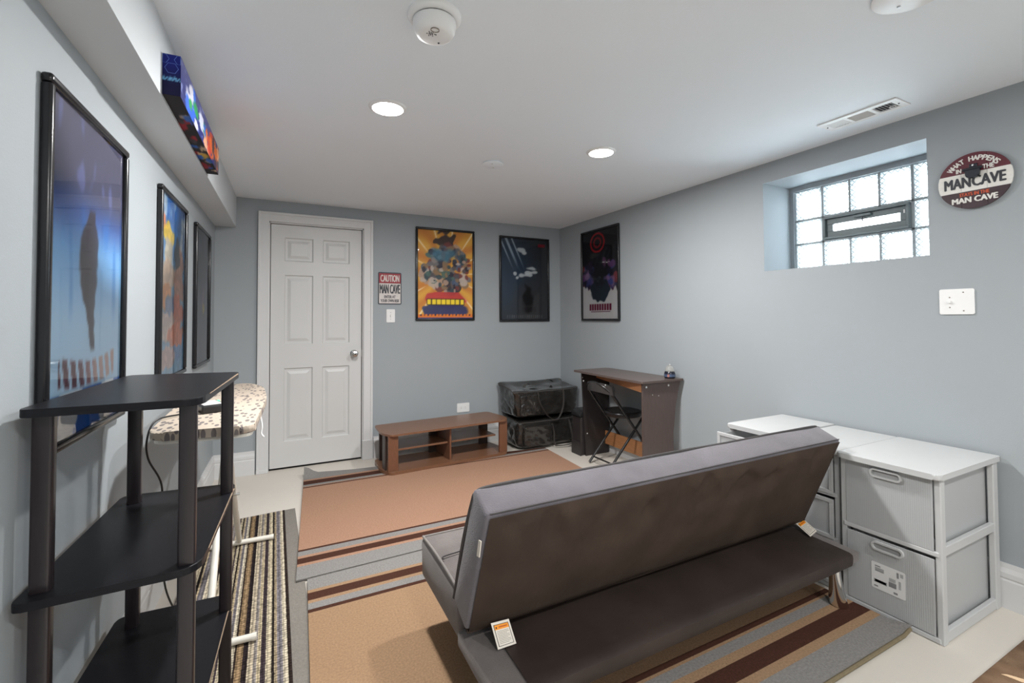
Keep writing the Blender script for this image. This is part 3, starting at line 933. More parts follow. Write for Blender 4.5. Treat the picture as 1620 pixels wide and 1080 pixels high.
def art_night(u, v):
    c = mixc((50, 53, 58), (46, 60, 78), blob(u, v, .15, .6, .5, .5, .6))
    c = mixc(c, (62, 62, 64), .7 * blob(u, v, .6, .20, .32, .30, .5))
    for s, w_ in ((-.02, .02), (.10, .035), (.22, .02)):
        x = s + (1 - v) * .72
        c = mixc(c, (178, 192, 204), (1 - sm(w_ * .4, w_, abs(u - x))) * sm(.56, .9, v) * .8)
    for cx, cy, rx, ry in ((.44, .86, .08, .03), (.48, .83, .05, .02), (.66, .635, .11, .022), (.55, .55, .13, .025), (.64, .59, .12, .02), (.34, .52, .04, .02), (.30, .57, .03, .02)):
        c = mixc(c, (198, 202, 204), blob(u, v, cx, cy, rx, ry, .3, 1.0, cx * 9) * .9)
    c = mixc(c, (22, 22, 24), blob(u, v, .56, .25, .11, .15, .3, .4))
    c = mixc(c, (140, 30, 44), .9 * float(.78 < u < .94 and .915 < v < .945))
    if .02 < v < .06: c = mixc(c, (120, 120, 122), .5 * sm(.2, .3, abs((u * 22) % 1 - .5)) * float(.1 < u < .9))
    return c

def art_dark(u, v):
    c = (30, 29, 34)
    ring = math.hypot((u - .44) / .21, (v - .865) / .115)
    c = mixc(c, (186, 38, 46), (1 - sm(.05, .12, abs(ring - .9))) + .8 * (1 - sm(.05, .12, abs(ring - .45))))
    for i in range(60):
        random.seed(300 + i)
        side = random.random() < .5
        cx = random.uniform(0.0, .30) if side else random.uniform(.62, 1.0)
        cy = random.uniform(.34, .62)
        if abs(cx - .5) < .5 - (cy - .3): pass
        col = random.choice(((70, 72, 130), (120, 70, 120), (92, 50, 70), (52, 52, 92), (150, 110, 150), (150, 60, 60), (60, 80, 150), (40, 36, 60)))
        c = mixc(c, col, blob(u, v, cx, cy, .04 + .05 * random.random(), .03 + .03 * random.random(), .2, .7, i * .7) * .75)
    edge = .33 + .05 * N2(u * 3, .2, 6, 2) + .04 * sm(.3, .0, u)
    c = mixc((206, 206, 208), c, sm(edge - .01, edge + .01, v))
    c = mixc(c, (40, 52, 64), blob(u, v, .50, .33, .26, .14, .06, .25))
    c = mixc(c, (34, 32, 38), blob(u, v, .48, .50, .20, .14, .3, .3) * .7)
    if .095 < v < .175 and .2 < u < .82:
        f = abs(((u - .2) / .62 * 9) % 1 - .5)
        c = mixc(c, (112, 26, 62), 1 - sm(.36, .44, f))
    if .075 < v < .088 and .24 < u < .78: c = (120, 70, 90)
    return c

def poster(label, loc, rot, w_, h_, fn, group='black framed posters', bow=0.0, fw=0.022, deep=0.024):
    t = thing('framed_poster', label, 'poster', loc, rot, group)
    for lo, hi in (((-w_ / 2, -h_ / 2), (w_ / 2, -h_ / 2 + fw)), ((-w_ / 2, h_ / 2 - fw), (w_ / 2, h_ / 2)), ((-w_ / 2, -h_ / 2 + fw), (-w_ / 2 + fw, h_ / 2 - fw)), ((w_ / 2 - fw, -h_ / 2 + fw), (w_ / 2, h_ / 2 - fw))):
        obj('frame_rail', box((lo[0], lo[1], 0.001), (hi[0], hi[1], deep), 0.007, 3), M['frame'], t, world=False, smooth=True)
    print_mesh('print', w_ - 1.6 * fw, h_ - 1.6 * fw, 72, 108, fn, M['print'], t, z=0.010)
    obj('backing', box((-w_ / 2 + .01, -h_ / 2 + .01, 0.002), (w_ / 2 - .01, h_ / 2 - .01, 0.008)), M['black'], t, world=False)
    g = bmesh.new()
    nx, ny = 10, 14
    gw, gh = w_ - 1.7 * fw, h_ - 1.7 * fw
    V = [[g.verts.new(((i / nx - .5) * gw, (j / ny - .5) * gh, 0.0135 + bow * math.sin(PI * i / nx) * (1 - .6 * math.sin(PI * j / ny)))) for i in range(nx + 1)] for j in range(ny + 1)]
    for j in range(ny):
        for i in range(nx): g.faces.new((V[j][i], V[j][i + 1], V[j + 1][i + 1], V[j + 1][i]))
    obj('acrylic_sheet', g, M['pane'], t, world=False, smooth=True)
    return t
poster('black framed poster in orange and yellow nearest the door', (-1.3145, 0, 1.6625), RB, 0.595, 0.885, art_orange)
poster('black framed near-black poster with pale light beams on the back wall', (-0.4445, 0, 1.647), RB, 0.595, 0.885, art_night)
poster('black framed dark poster with a red oval above white on the window wall', (0, -0.7095, 1.6545), RR, 0.582, 0.89, art_dark)
poster('large black framed pale blue poster behind the corner shelf', (left_x(-2.54), -2.54, 1.366), RL, 0.585, 0.905, art_blue, bow=0.004)
poster('black framed blue sky poster with yellow and peach patches under the beam', (left_x(-1.483), -1.483, 1.396), RL, 0.575, 0.887, art_sky, bow=0.004)
poster('black framed plain slate grey poster nearest the back wall on the beam side', (left_x(-0.625), -0.625, 1.388), RL, 0.55, 0.895, art_slate, bow=0.004)

# canvas print hanging on the dropped beam
def art_canvas(u, v):
    c = mixc((26, 34, 96), (70, 72, 116), sm(.2, 1, v))
    c = mixc(c, (150, 160, 200), .6 * sm(.2, .6, N2(u * 3, v, 6, 2.2)))
    for i in range(34):
        random.seed(500 + i)
        cx = random.uniform(.12, .98); cy = random.uniform(.1, .75)
        pal = ((40, 140, 70), (40, 90, 190), (196, 196, 206), (160, 60, 50)) if cx < .55 else ((70, 72, 84), (176, 60, 40), (214, 150, 110), (196, 96, 40), (60, 50, 60))
        c = mixc(c, random.choice(pal), blob(u, v, cx, cy, .03 + .03 * random.random(), .12 + .2 * random.random(), .2, .6, i) * .9)
    return c
CY0, CY1, CZ0, CZ1 = -2.405, -1.475, 1.984, 2.120
cv = thing('canvas_print', 'long narrow canvas print in dark blue and red on the dropped beam', 'wall art', (bx(-1.94) + .0005, -1.94, (CZ0 + CZ1) / 2), RL)
cw, chh, cd_ = CY1 - CY0, CZ1 - CZ0, 0.050
print_mesh('front_print', cw, chh, 160, 26, art_canvas, M['canvas'], cv, z=cd_ + .0006)
obj('stretched_edge', box((-cw / 2, -chh / 2, 0), (cw / 2, chh / 2, cd_), 0.002), mat('canvas_navy', S(24, 28, 78), 0.6, var=0.25, vscale=14), cv, world=False)
def art_under(u, v):
    c = (34, 30, 32)
    for i in range(22):
        random.seed(700 + i)
        c = mixc(c, random.choice(((150, 30, 40), (40, 90, 170), (200, 170, 140), (190, 150, 50), (60, 56, 60))), blob(u, v, random.uniform(.2, .95), random.random(), .012 + .04 * random.random(), .3, .3, .8, i) * .9)
    return c
e_ = print_mesh('lower_edge_print', cw, cd_, 120, 8, art_under, M['canvas'], cv)
for v in e_.data.vertices: v.co = Vector((v.co.x, -chh / 2 - .0006, cd_ / 2 - v.co.y))
def art_end(u, v):
    c = mixc((20, 20, 60), (28, 36, 120), sm(.2, .9, v))
    return mixc(c, (120, 190, 230), .9 * (1 - sm(.02, .05, abs(v - .40 + .04 * N2(u, v, 8, 1)))) * sm(.2, .5, N2(u, v, 14, 3) + .5))
e_ = print_mesh('end_print', cd_, chh, 12, 24, art_end, M['canvas'], cv)
for v in e_.data.vertices: v.co = Vector((-cw / 2 - .0006, v.co.y, cd_ / 2 + v.co.x))
hx = bmesh.new()
for c0, r0 in (((0.025, 0.022), 0.019), ((0.048, 0.052), 0.016), ((0.002, 0.052), 0.016)):
    pts = [(-cw / 2 - .0012, c0[1] + r0 * math.sin(k * PI / 3), min(.0495, max(.0005, c0[0] + r0 * math.cos(k * PI / 3)))) for k in range(6)]
    add_tube(hx, pts, 0.0007, 5, closed=True)
obj('hexagon_lines', hx, mat('pale_blue_line', S(96, 130, 210), 0.6), cv, world=False)

# ------------------------------------------------------------------ corner shelf in the left foreground
TL, TF, TR, TB = (-3.254, -2.955), (-2.933, -2.972), (-2.889, -2.365), (-3.214, -2.295)
cs = thing('corner_shelf', 'tall dark espresso rack with open shelves in front of the blue poster', 'shelf', (-3.07, -2.64, 0))
for zt, outline in ((1.052, [TL, TF, TR, TB]), (0.652, [(-3.262, -2.95), (-2.934, -2.942), (-2.900, -2.330), (-3.226, -2.296)]), (0.262, [(-3.262, -2.96), (-2.94, -2.95), (-2.908, -2.325), (-3.232, -2.310)])):
    sh = obj('shelf', prism(round_poly(outline, [.02, .055, .03, .03], 5), 'z', zt - .018, zt, 0.002), M['espresso'], cs)
    o2 = outline
    a, b = Vector(o2[1]), Vector(o2[2])
    p0, p1 = a + (b - a) * .16, a + (b - a) * .90
    off = Vector((1, -(b - a).x / (b - a).y)).normalized()
    q0, q1 = p0 + off * .0012, p1 + off * .0012
    bmc = bmesh.new()
    add_tube(bmc, [(q0.x, q0.y, zt - .002), ((q0.x + q1.x) / 2, (q0.y + q1.y) / 2, zt - .002), (q1.x, q1.y, zt - .002)], [0.0012, .0016, .0024], 6)
    c_ = obj('worn_edge', bmc, M['chip'], sh); c_['label'] = 'chipped pale edge'
for px, py in ((-3.226, -2.902), (-2.964, -2.910), (-2.921, -2.422), (-3.177, -2.387)):
    for z0, z1 in ((0.0076 if px > -3.2 else 0.0, 0.2435), (0.2625, 0.6335), (0.6525, 1.0335)):
        obj('post', prism([(px + a, py + b) for a, b in rounded_rect(0.036, 0.030, 0.006, 3)], 'z', z0, z1), M['post'], cs, smooth=True)

# ------------------------------------------------------------------ ironing board
ib = thing('ironing_board', 'ironing board with a leaf print cover beside the left wall', 'ironing board', (-2.99, -1.72, 0))
zt = 0.852
out = [(-3.165, -2.30), (-2.845, -2.325), (-2.812, -1.66), (-2.835, -1.24), (-2.900, -1.06), (-2.985, -1.02), (-3.07, -1.06), (-3.145, -1.24), (-3.172, -1.66)]
cover_pts = round_poly(out, [.05, .05, .1, .1, .05, .04, .05, .1, .1], 5)
bm = prism(cover_pts, 'z', zt - .032, zt, 0.012)
obj('board_cover', bm, M['leafcotton'], ib, smooth=True)
obj('board_deck', prism([((x + 2.99) * .94 - 2.99, (y + 1.72) * .97 - 1.72) for x, y in cover_pts], 'z', zt - .046, zt - .030), M['tubewhite'], ib)
XC = -2.97
def bent(y0, y1, dx):
    return smoothpath([(XC + dx, y0, 0.03), (XC + dx, y0 + (y1 - y0) * .5, 0.42), (XC + dx, y1, zt - .055)], 8)
obj('leg_tube', tube(bent(-1.32, -2.16, .025), 0.014, 12), M['tubewhite'], ib, smooth=True)
obj('leg_tube', tube(bent(-2.21, -1.36, -.025), 0.014, 12), M['tubewhite'], ib, smooth=True)
for (yy, xa, xb) in ((-1.325, -3.12, -2.782), (-2.212, -3.12, -2.838)):
    f_ = obj('foot_bar', tube([(xa, yy + .01, 0.024), (xb, yy - .004, 0.024)], 0.013, 12), M['tubewhite'], ib, smooth=True)
    obj('foot_cap', tube([(xb - .012, yy - .004, 0.024), (xb + .004, yy - .0045, 0.024)], 0.0142, 12), M['tubewhite'], f_)
obj('hinge_bolt', tube([(XC - .05, -1.765, 0.43), (XC + .05, -1.765, 0.43)], 0.006, 8), M['steel'], ib)
obj('tie_cord', tube(smoothpath([(-2.832, -2.0, zt - .03), (-2.826, -2.01, zt - .07), (-2.828, -2.015, zt - .10), (-2.818, -2.025, zt - .115)], 6), 0.0035, 7), M['white'], ib)
dv = thing('iron_rest_box', 'small black device with a green light on the ironing board', 'device', (-3.01, -1.93, zt + .001), (0, 0, 0.35))
obj('body', box((-0.06, -0.075, 0), (0.032, 0.075, 0.032), 0.006), M['black'], dv, world=False)
obj('top_plate', box((-0.05, -0.06, 0.032), (0.02, 0.06, 0.0335)), M['stainwhite'], dv, world=False)
obj('green_light', box((0.026, 0.030, 0.030), (0.0325, 0.050, 0.0335), 0.001), M['led'], dv, world=False)
cord = obj('power_cord', tube(smoothpath([(-3.06, -1.97, zt + .006), (-3.12, -2.02, zt + .008), (-3.178, -2.09, zt + .004), (-3.196, -2.13, zt - .05), (-3.196, -2.11, .72), (-3.165, -2.05, .60), (-3.17, -2.02, .44), (-3.16, -2.0, .2), (-3.14, -1.9, .03)], 8), 0.0035, 7), M['black'])
tag(cord, 'thin black power cord hanging off the ironing board', 'cord')

# ------------------------------------------------------------------ rugs
GREY, TAN, BRN, TAN2 = S(134, 131, 128), S(164, 128, 106), S(72, 46, 37), S(154, 125, 98)
def slab_rug(outline_fn, nx, ny, th, name, m, label, group, curl=None, z0=0.0, wave=0.0, parent=None):
    """thin textile: top grid and skirt; outline_fn(u,v)->(x,y)"""
    bm = bmesh.new()
    top, bot = [], []
    for j in range(ny + 1):
        rt_, rb_ = [], []
        for i in range(nx + 1):
            u, v = i / nx, j / ny
            x, y = outline_fn(u, v)
            dz = curl(u, v) if curl else 0.0
            dz += wave * (0.5 + 0.5 * noise.noise(Vector((x * 3, y * 3, 5))))
            rt_.append(bm.verts.new((x, y, z0 + th + dz))); rb_.append(bm.verts.new((x, y, z0 + dz)))
        top.append(rt_); bot.append(rb_)
    for j in range(ny):
        for i in range(nx):
            bm.faces.new((top[j][i], top[j][i + 1], top[j + 1][i + 1], top[j + 1][i]))
            bm.faces.new((bot[j][i], bot[j + 1][i], bot[j + 1][i + 1], bot[j][i + 1]))
    for i in range(nx):
        bm.faces.new((top[0][i], bot[0][i], bot[0][i + 1], top[0][i + 1])); bm.faces.new((top[ny][i], top[ny][i + 1], bot[ny][i + 1], bot[ny][i]))
    for j in range(ny):
        bm.faces.new((top[j][0], top[j + 1][0], bot[j + 1][0], bot[j][0])); bm.faces.new((top[j][nx], bot[j][nx], bot[j + 1][nx], top[j + 1][nx]))
    o = obj(name, bm, m, parent, smooth=True)
    return o if parent else tag(o, label, 'rug', group)
def bil(a, b, c, d):                                # corners at (0,0),(1,0),(1,1),(0,1)
    return lambda u, v: tuple((a[k] * (1 - u) + b[k] * u) * (1 - v) + (d[k] * (1 - u) + c[k] * u) * v for k in (0, 1))

# woven runner under the ironing board
rb = []
x = -3.20
pal = [S(44, 36, 38), S(196, 182, 158), S(150, 142, 138), S(206, 190, 158), S(70, 60, 64), S(212, 198, 170), S(44, 38, 36), S(188, 170, 140), S(134, 128, 132), S(216, 204, 180), S(52, 42, 38), S(160, 134, 102)]
k = 0
random.seed(11)
while x < -2.722:
    rb.append((x, pal[k % len(pal)]))
    x += random.choice((0.008, 0.012, 0.016, 0.020)); k += 1
runner_m = stripes('runner_weave', 'X', -3.20, -2.60, rb, weave=0.004, beads=72.0, mottle=0.15, bump=0.9)
rn = slab_rug(bil((-3.17, -3.30), (-2.716, -3.30), (-2.716, -0.910), (-3.155, -0.945)), 6, 20, 0.007, 'striped_runner', runner_m, 'narrow black and cream woven runner under the ironing board', None)

slab_rug(bil((-2.716, -3.30), (-2.630, -3.30), (-2.655, -0.905), (-2.716, -0.910)), 3, 20, 0.0055, 'border', mat('runner_border', S(128, 123, 116), 0.95, var=0.12, vscale=120, bump=0.5, bscale=200), None, None, parent=rn)
bands_far = [(-1.86, GREY), (-1.735, TAN), (-1.705, BRN), (-1.648, TAN), (-1.625, GREY), (-1.577, TAN), (-1.572, BRN), (-1.556, TAN),
             (-0.578, BRN), (-0.562, TAN), (-0.548, GREY), (-0.508, BRN), (-0.425, TAN), (-0.395, GREY)]
far_m = stripes('far_rug_pile', 'Y', -1.87, -0.24, bands_far, mottle=0.13, weave=0.0, nscale=120)
def curl_far(u, v):
    return 0.05 * sm(.94, 1.0, v) * sm(.05, 0.0, u) + 0.012 * sm(.96, 1.0, v) * sm(.20, .0, u)
slab_rug(bil((-2.684, -1.857), (-0.585, -1.80), (-0.50, -0.48), (-2.569, -0.258)), 60, 40, 0.007, 'striped_rug', far_m, 'tan striped rug by the door with its corner curled up', 'tan striped rugs', curl_far, z0=0.0090)
bands_near = [(-3.36, GREY), (-3.245, TAN2), (-3.212, BRN), (-3.147, TAN2), (-3.112, GREY), (-3.07, TAN2), (-3.055, BRN), (-3.03, TAN2),
              (-2.148, BRN), (-2.126, GREY), (-2.08, TAN2), (-2.056, BRN), (-1.996, TAN2), (-1.972, GREY)]
near_m = stripes('near_rug_pile', 'Y', -3.36, -1.85, bands_near, mottle=0.16, weave=0.0, nscale=130)
def curl_near(u, v): return 0.018 * sm(.05, 0.0, v) * sm(.97, 1.0, u)
nr = slab_rug(bil((-2.70, -3.345), (-0.555, -3.345), (-0.60, -1.806), (-2.636, -1.868)), 60, 40, 0.007, 'striped_rug', near_m, 'tan striped rug lying under the grey sofa', 'tan striped rugs', curl_near, z0=0.0085)
obj('bound_edge', tube([(-2.70, -3.347, .013), (-1.6, -3.3475, .013), (-0.62, -3.3475, .0135), (-0.57, -3.346, .022)], 0.007, 8), mat('rug_binding', S(118, 106, 82), 0.9, var=0.1, vscale=60), nr)

# leopard-like rug in the lower right corner
an = thing('patterned_rug', 'brown rug with cream streaks past the near white drawer unit', 'rug', (-0.9, -3.9, 0))
obj('rug_pile', box((-1.75, -4.5, 0.0), (-0.06, -3.563, 0.010), 0.004, mtx=Matrix.Translation((0, 0, 0))), mat('brown_pile', S(128, 102, 78), 0.95, var=0.25, vscale=16, bump=0.6, bscale=200, col2=S(104, 78, 56)), an)
crm = mat('cream_pile', S(216, 186, 150), 0.95, var=0.08, vscale=40, bump=0.5, bscale=200)
random.seed(5)
for i in range(9):
    for j in range(3):
        x0 = -1.66 + i * .185 + (j % 2) * .09; y0 = -3.60 - j * .28
        pts = [(x0, y0), (x0 + .018, y0 - .004), (x0 + .070, y0 - .10), (x0 + .078, y0 - .20), (x0 + .050, y0 - .215), (x0 + .028, y0 - .11)]
        if x0 > -.16: continue
        obj('cream_streak', prism([(a + random.uniform(-.006, .006), b + random.uniform(-.006, .006)) for a, b in pts], 'z', 0.009, 0.0112), crm, an)

# ------------------------------------------------------------------ low walnut stand
tv = thing('media_stand', 'low walnut media stand with open shelves along the back wall', 'stand', (-1.457, -0.360, 0.0165), (0, 0, math.radians(4.4)))
HL, HD = 0.578, 0.205
def stand_outline(k=1.0, d=1.0):
    l, q = HL * k, HD * d
    return round_poly([(-l + .05, -q), (l - .05, -q), (l, -q + .10), (l - .03, q), (-l + .03, q), (-l, -q + .10)], [.03, .03, .06, .03, .03, .06], 5)
obj('top', prism(stand_outline(), 'z', 0.298, 0.314, 0.003), M['walnut'], tv, world=False)
obj('base_board', prism(stand_outline(), 'z', 0.0, 0.024, 0.003), M['walnut'], tv, world=False)
for sx in (-1, 1):
    obj('mid_shelf', box((min(sx * .012, sx * .455), -0.12, 0.160), (max(sx * .012, sx * .455), 0.17, 0.174), 0.0015), M['walnut'], tv, world=False)
    obj('front_upright', box((sx * .502 - .040, -0.182, 0.024), (sx * .502 + .040, -0.160, 0.298), 0.002), M['walnutv'], tv, world=False)
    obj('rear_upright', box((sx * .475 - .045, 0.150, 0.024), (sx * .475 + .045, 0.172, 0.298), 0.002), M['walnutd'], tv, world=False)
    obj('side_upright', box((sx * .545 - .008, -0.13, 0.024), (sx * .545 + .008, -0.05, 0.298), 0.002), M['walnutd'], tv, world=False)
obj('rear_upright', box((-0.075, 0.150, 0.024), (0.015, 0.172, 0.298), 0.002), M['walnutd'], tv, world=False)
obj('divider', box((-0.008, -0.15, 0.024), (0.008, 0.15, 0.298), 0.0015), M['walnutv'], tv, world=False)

# ------------------------------------------------------------------ black vinyl bags
def bag_map(cx, cy_, z0, zf, zb, lx, ly, seed, sag, puff, ears, slump):
    """maps a point of the cube [-1,1]^3 to the skin of a soft vinyl bag: zf / zb = top height at front / back"""
    def f(p):
        n = 12.0
        k = (abs(p.x) ** n + abs(p.y) ** n + abs(p.z) ** n) ** (1 / n)
        q = Vector((p.x / k, p.y / k, p.z / k))
        up = (q.z + 1) / 2
        zt_ = zf + (zb - zf) * (q.y + 1) / 2
        belly = 1 + puff * (1 - q.z * q.z) - slump * up
        x = cx + q.x * lx * belly; y = cy_ + q.y * ly * belly
        z = z0 + (zt_ - z0) * up
        top = sm(.3, 1.0, q.z)
        z -= sag * top * (1 - q.x ** 4) * (1 - q.y * q.y) * (.7 + .6 * noise.noise(Vector((x * 6, y * 6, seed))))
        c = sm(.55, 1.0, abs(q.x)) * sm(.4, 1.0, abs(q.y)) * sm(.5, 1.0, q.z)
        x += ears * c * (1 if q.x > 0 else -1); z += ears * .25 * c
        a1 = noise.noise(Vector((x * 4 + seed, y * 5, z * 6)))
        a2 = abs(noise.noise(Vector((x * 9 + z * 7 + seed, y * 9, z * 8 - x * 5))))
        a3 = abs(noise.noise(Vector((x * 15 - z * 11, y * 15 + seed, z * 13 + x * 6))))
        flat = min(1, (1 - abs(q.z)) * 6 + .35)
        dr = Vector((q.x ** 5, q.y ** 5, .5 * max(0, q.z) ** 5))
        v = Vector((x, y, z)) + dr * flat * (0.016 * a1 - 0.030 * max(0, .22 - a2) - .016 * max(0, .2 - a3))
        v.z = max(v.z, z0)
        return v
    return f
def bag_body(f, cuts=30):
    bm = bmesh.new()
    bmesh.ops.create_cube(bm, size=2.0)
    bmesh.ops.subdivide_edges(bm, edges=list(bm.edges), cuts=cuts, use_grid_fill=True)
    for v in bm.verts: v.co = f(v.co.copy())
    return bm
def strap(parent, pts, name='handle', w_=0.017, h_=0.0025):
    obj(name, tube(smoothpath(pts, 8), 0.01, 8, flat=(w_, h_)), M['strap'], parent, smooth=True)
def welt(parent, f, zq=0.90):
    loop = []
    for k in range(64):
        t = 8 * k / 64
        side, u = int(t // 2), (t % 2) - 1
        p = [(u, -1), (1, u), (-u, 1), (-1, -u)][side]
        loop.append(f(Vector((p[0], p[1], zq))))
    obj('welt', tube(loop, 0.0045, 7, closed=True), M['strap'], parent, smooth=True)
lb = thing('duffel_bag', 'slumped black vinyl bag on the floor under the boxy one', 'bag', (-0.43, -0.22, 0.0165), group='black vinyl bags')
fl = bag_map(-0.425, -0.255, 0.0170, 0.262, 0.285, 0.335, 0.180, 3.0, 0.015, .05, .025, .10)
obj('bag_body', bag_body(fl), M['vinyl'], lb, smooth=True)
fp = bag_map(-0.560, -0.445, 0.030, 0.222, 0.238, 0.155, 0.030, 8.0, 0.01, .03, .0, .05)
obj('front_pocket', bag_body(fp, 16), M['vinyl'], lb, smooth=True)
strap(lb, [(-0.40, -0.452, .225), (-0.395, -0.480, .15), (-0.40, -0.495, .06), (-0.38, -0.51, .026), (-0.28, -0.525, .024), (-0.20, -0.505, .030), (-0.18, -0.470, .10), (-0.185, -0.445, .19), (-0.19, -0.425, .235)])
ub = thing('duffel_bag', 'boxy black vinyl bag stacked on top of the slumped one', 'bag', (-0.42, -0.21, 0.285), group='black vinyl bags')
fu = bag_map(-0.412, -0.215, 0.2905, 0.548, 0.604, 0.340, 0.178, 15.0, 0.045, .02, .035, -.05)
obj('bag_body', bag_body(fu), M['vinyl'], ub, smooth=True)
fq = bag_map(-0.610, -0.402, 0.315, 0.505, 0.512, 0.110, 0.022, 5.0, 0.0, .03, .0, .0)
obj('front_pocket', bag_body(fq, 16), M['vinyl'], ub, smooth=True)
obj('zip_pull', box((-0.585, -0.436, 0.415), (-0.577, -0.430, 0.44)), M['zip'], ub)
strap(ub, [(-0.53, -0.412, .53), (-0.525, -0.432, .44), (-0.47, -0.455, .33), (-0.40, -0.465, .272), (-0.33, -0.465, .275), (-0.27, -0.445, .36), (-0.245, -0.425, .46), (-0.24, -0.405, .535)], 'handle')
strap(ub, [(-0.60, -0.26, .560), (-0.56, -0.24, .590), (-0.50, -0.22, .575), (-0.36, -0.20, .585), (-0.28, -0.19, .612), (-0.22, -0.18, .585)], 'handle')
welt(ub, fu); welt(lb, fl)

# ------------------------------------------------------------------ desk in the corner, black box, chair, jar
dk = thing('computer_desk', 'small dark brown desk with orange rails against the window wall', 'desk', (-0.23, -1.28, 0))
zt = 0.775
obj('desk_top', prism(round_poly([(-0.425, -1.722), (-0.012, -1.722), (-0.012, -0.815), (-0.405, -0.825)], [.02, .004, .05, .02], 4), 'z', zt - .016, zt, 0.002), M['desktop'], dk)
obj('right_panel', box((-0.398, -1.700, 0.0), (-0.100, -1.684, zt - .0162), 0.001), M['desk'], dk)
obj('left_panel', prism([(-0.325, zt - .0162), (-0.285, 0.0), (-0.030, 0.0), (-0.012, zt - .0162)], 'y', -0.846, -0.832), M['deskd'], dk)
obj('corner_bracket', prism([(-0.099, zt - .0162), (-0.020, zt - .0162), (-0.045, zt - .10), (-0.075, zt - .22), (-0.088, zt - .34), (-0.099, zt - .40)], 'y', -1.698, -1.686), M['desk'], dk)
obj('upper_rail', box((-0.385, -1.683, zt - .083), (-0.370, -1.45, zt - .0165)), M['oak'], dk) if False else None
obj('upper_rail', prism([(-0.400, -1.683), (-0.386, -1.683), (-0.150, -0.847), (-0.164, -0.847)], 'z', zt - .082, zt - .0165), M['oak'], dk)
obj('lower_rail', box((-0.070, -1.683, 0.085), (-0.054, -0.847, 0.205), 0.001), M['oak'], dk)
for cx_, cz_ in ((-0.365, zt - .045), (-0.145, zt - .045)):
    obj('screw_cap', lathe([(0.008, 0), (0.007, 0.002), (0, 0.0025)], 14, Matrix.Translation((cx_, -1.700, cz_)) @ Matrix.Rotation(PI / 2, 4, 'X')), M['stainwhite'], dk)
for cx_, cz_ in ((-0.305, zt - .105), (-0.245, zt - .115)):
    obj('screw_hole', lathe([(0.0035, 0), (0.003, 0.001), (0, 0.0012)], 10, Matrix.Translation((cx_, -1.700, cz_)) @ Matrix.Rotation(PI / 2, 4, 'X')), M['stainwhite'], dk)
for cx_, cz_ in ((-0.318, zt - .07), (-0.27, .20)):
    obj('screw_cap', lathe([(0.006, 0), (0.005, 0.002), (0, 0.0022)], 12, Matrix.Translation((cx_, -0.846, cz_)) @ Matrix.Rotation(PI / 2, 4, 'X')), M['stainwhite'], dk)

tb = thing('storage_bin', 'black bin with a rounded lid standing between desk and bags', 'bin', (-0.2, -0.74, 0))
obj('bin_body', box((-0.325, -0.825, 0.0), (-0.06, -0.690, 0.345), 0.010), M['deskd'], tb)
obj('lid', prism(round_poly([(-0.335, 0.346), (-0.05, 0.346), (-0.05, 0.405), (-0.325, 0.405)], [.004, .004, .05, .05], 6), 'y', -0.828, -0.686, 0.004), M['black'], tb, smooth=True)
obj('foot_plate', box((-0.333, -0.829, 0.0), (-0.322, -0.686, 0.12), 0.003), M['deskd'], tb)

ch = thing('folding_chair', 'black folding chair with a round padded seat at the desk', 'chair', (-0.14, -1.16, 0))
sc = (-0.135, -1.165)
obj('seat', lathe([(0, 0.405), (0.13, 0.405), (0.150, 0.412), (0.158, 0.430), (0.156, 0.445), (0.145, 0.455), (0.06, 0.452), (0, 0.450)], 40, Matrix.Translation((sc[0], sc[1], 0))), M['vinyl'] if False else mat('seat_vinyl', S(30, 28, 28), 0.3, var=0.1, vscale=10), ch, smooth=True)
def U(x_top, z_top, x_bot, y0, y1, z_bend, r):
    """inverted U frame in a leaning plane"""
    L_ = []
    def at(y, z):
        t = (z_top - z) / z_top
        return (x_top + (x_bot - x_top) * t, y, z)
    ym, hw = (y0 + y1) / 2, (y0 - y1) / 2
    L_ += [at(y1, 0.012 + (z_bend - .012) * k / 8) for k in range(9)]
    L_ += [at(ym - hw * math.cos(a * PI / 16), z_bend + (z_top - z_bend) * math.sin(a * PI / 16)) for a in range(1, 16)]
    L_ += [at(y0, z_bend - (z_bend - .012) * k / 8) for k in range(9)]
    return L_
blk = mat('black_steel', S(50, 49, 50), 0.24, 0.4)
obj('back_frame', tube(U(-0.430, 0.708, 0.115, -1.00, -1.315, 0.58, .01), 0.0115, 10), blk, ch, smooth=True)
for yy in (-1.030, -1.290):
    obj('leg', tube([(-0.385, yy, 0.012), (-0.02, yy, 0.405)], 0.0105, 10), blk, ch, smooth=True)
obj('stretcher', tube([(-0.345, -1.030, 0.055), (-0.345, -1.290, 0.055)], 0.007, 8), blk, ch, smooth=True)
obj('stretcher', tube([(0.07, -1.00, 0.065), (0.07, -1.315, 0.065)], 0.007, 8), blk, ch, smooth=True)
pad = bmesh.new()
arcp = [(-0.437 - .03 * math.cos((k / 12 - .5) * 2.2) + .035, -1.1575 + .165 * math.sin((k / 12 - .5) * 2.2) / math.sin(1.1), 0) for k in range(13)]
A = []
for x_, y_, _ in arcp:
    dn = ((y_ + 1.1575) / .165) ** 2
    A.append([pad.verts.new((x_ + dx + .06 * (0.735 - z_) + .055 * dn, y_, z_ - .022 * dn)) for dx, z_ in ((-.012, .635), (.008, .630), (.015, .67), (.008, .712), (-.012, .708))])
for a, b in zip(A, A[1:]):
    for k in range(5): pad.faces.new((a[k], a[(k + 1) % 5], b[(k + 1) % 5], b[k]))
pad.faces.new(A[0]); pad.faces.new(list(reversed(A[-1])))
bk = obj('backrest', pad, mat('chair_pad', S(60, 58, 58), 0.28), ch, smooth=True)
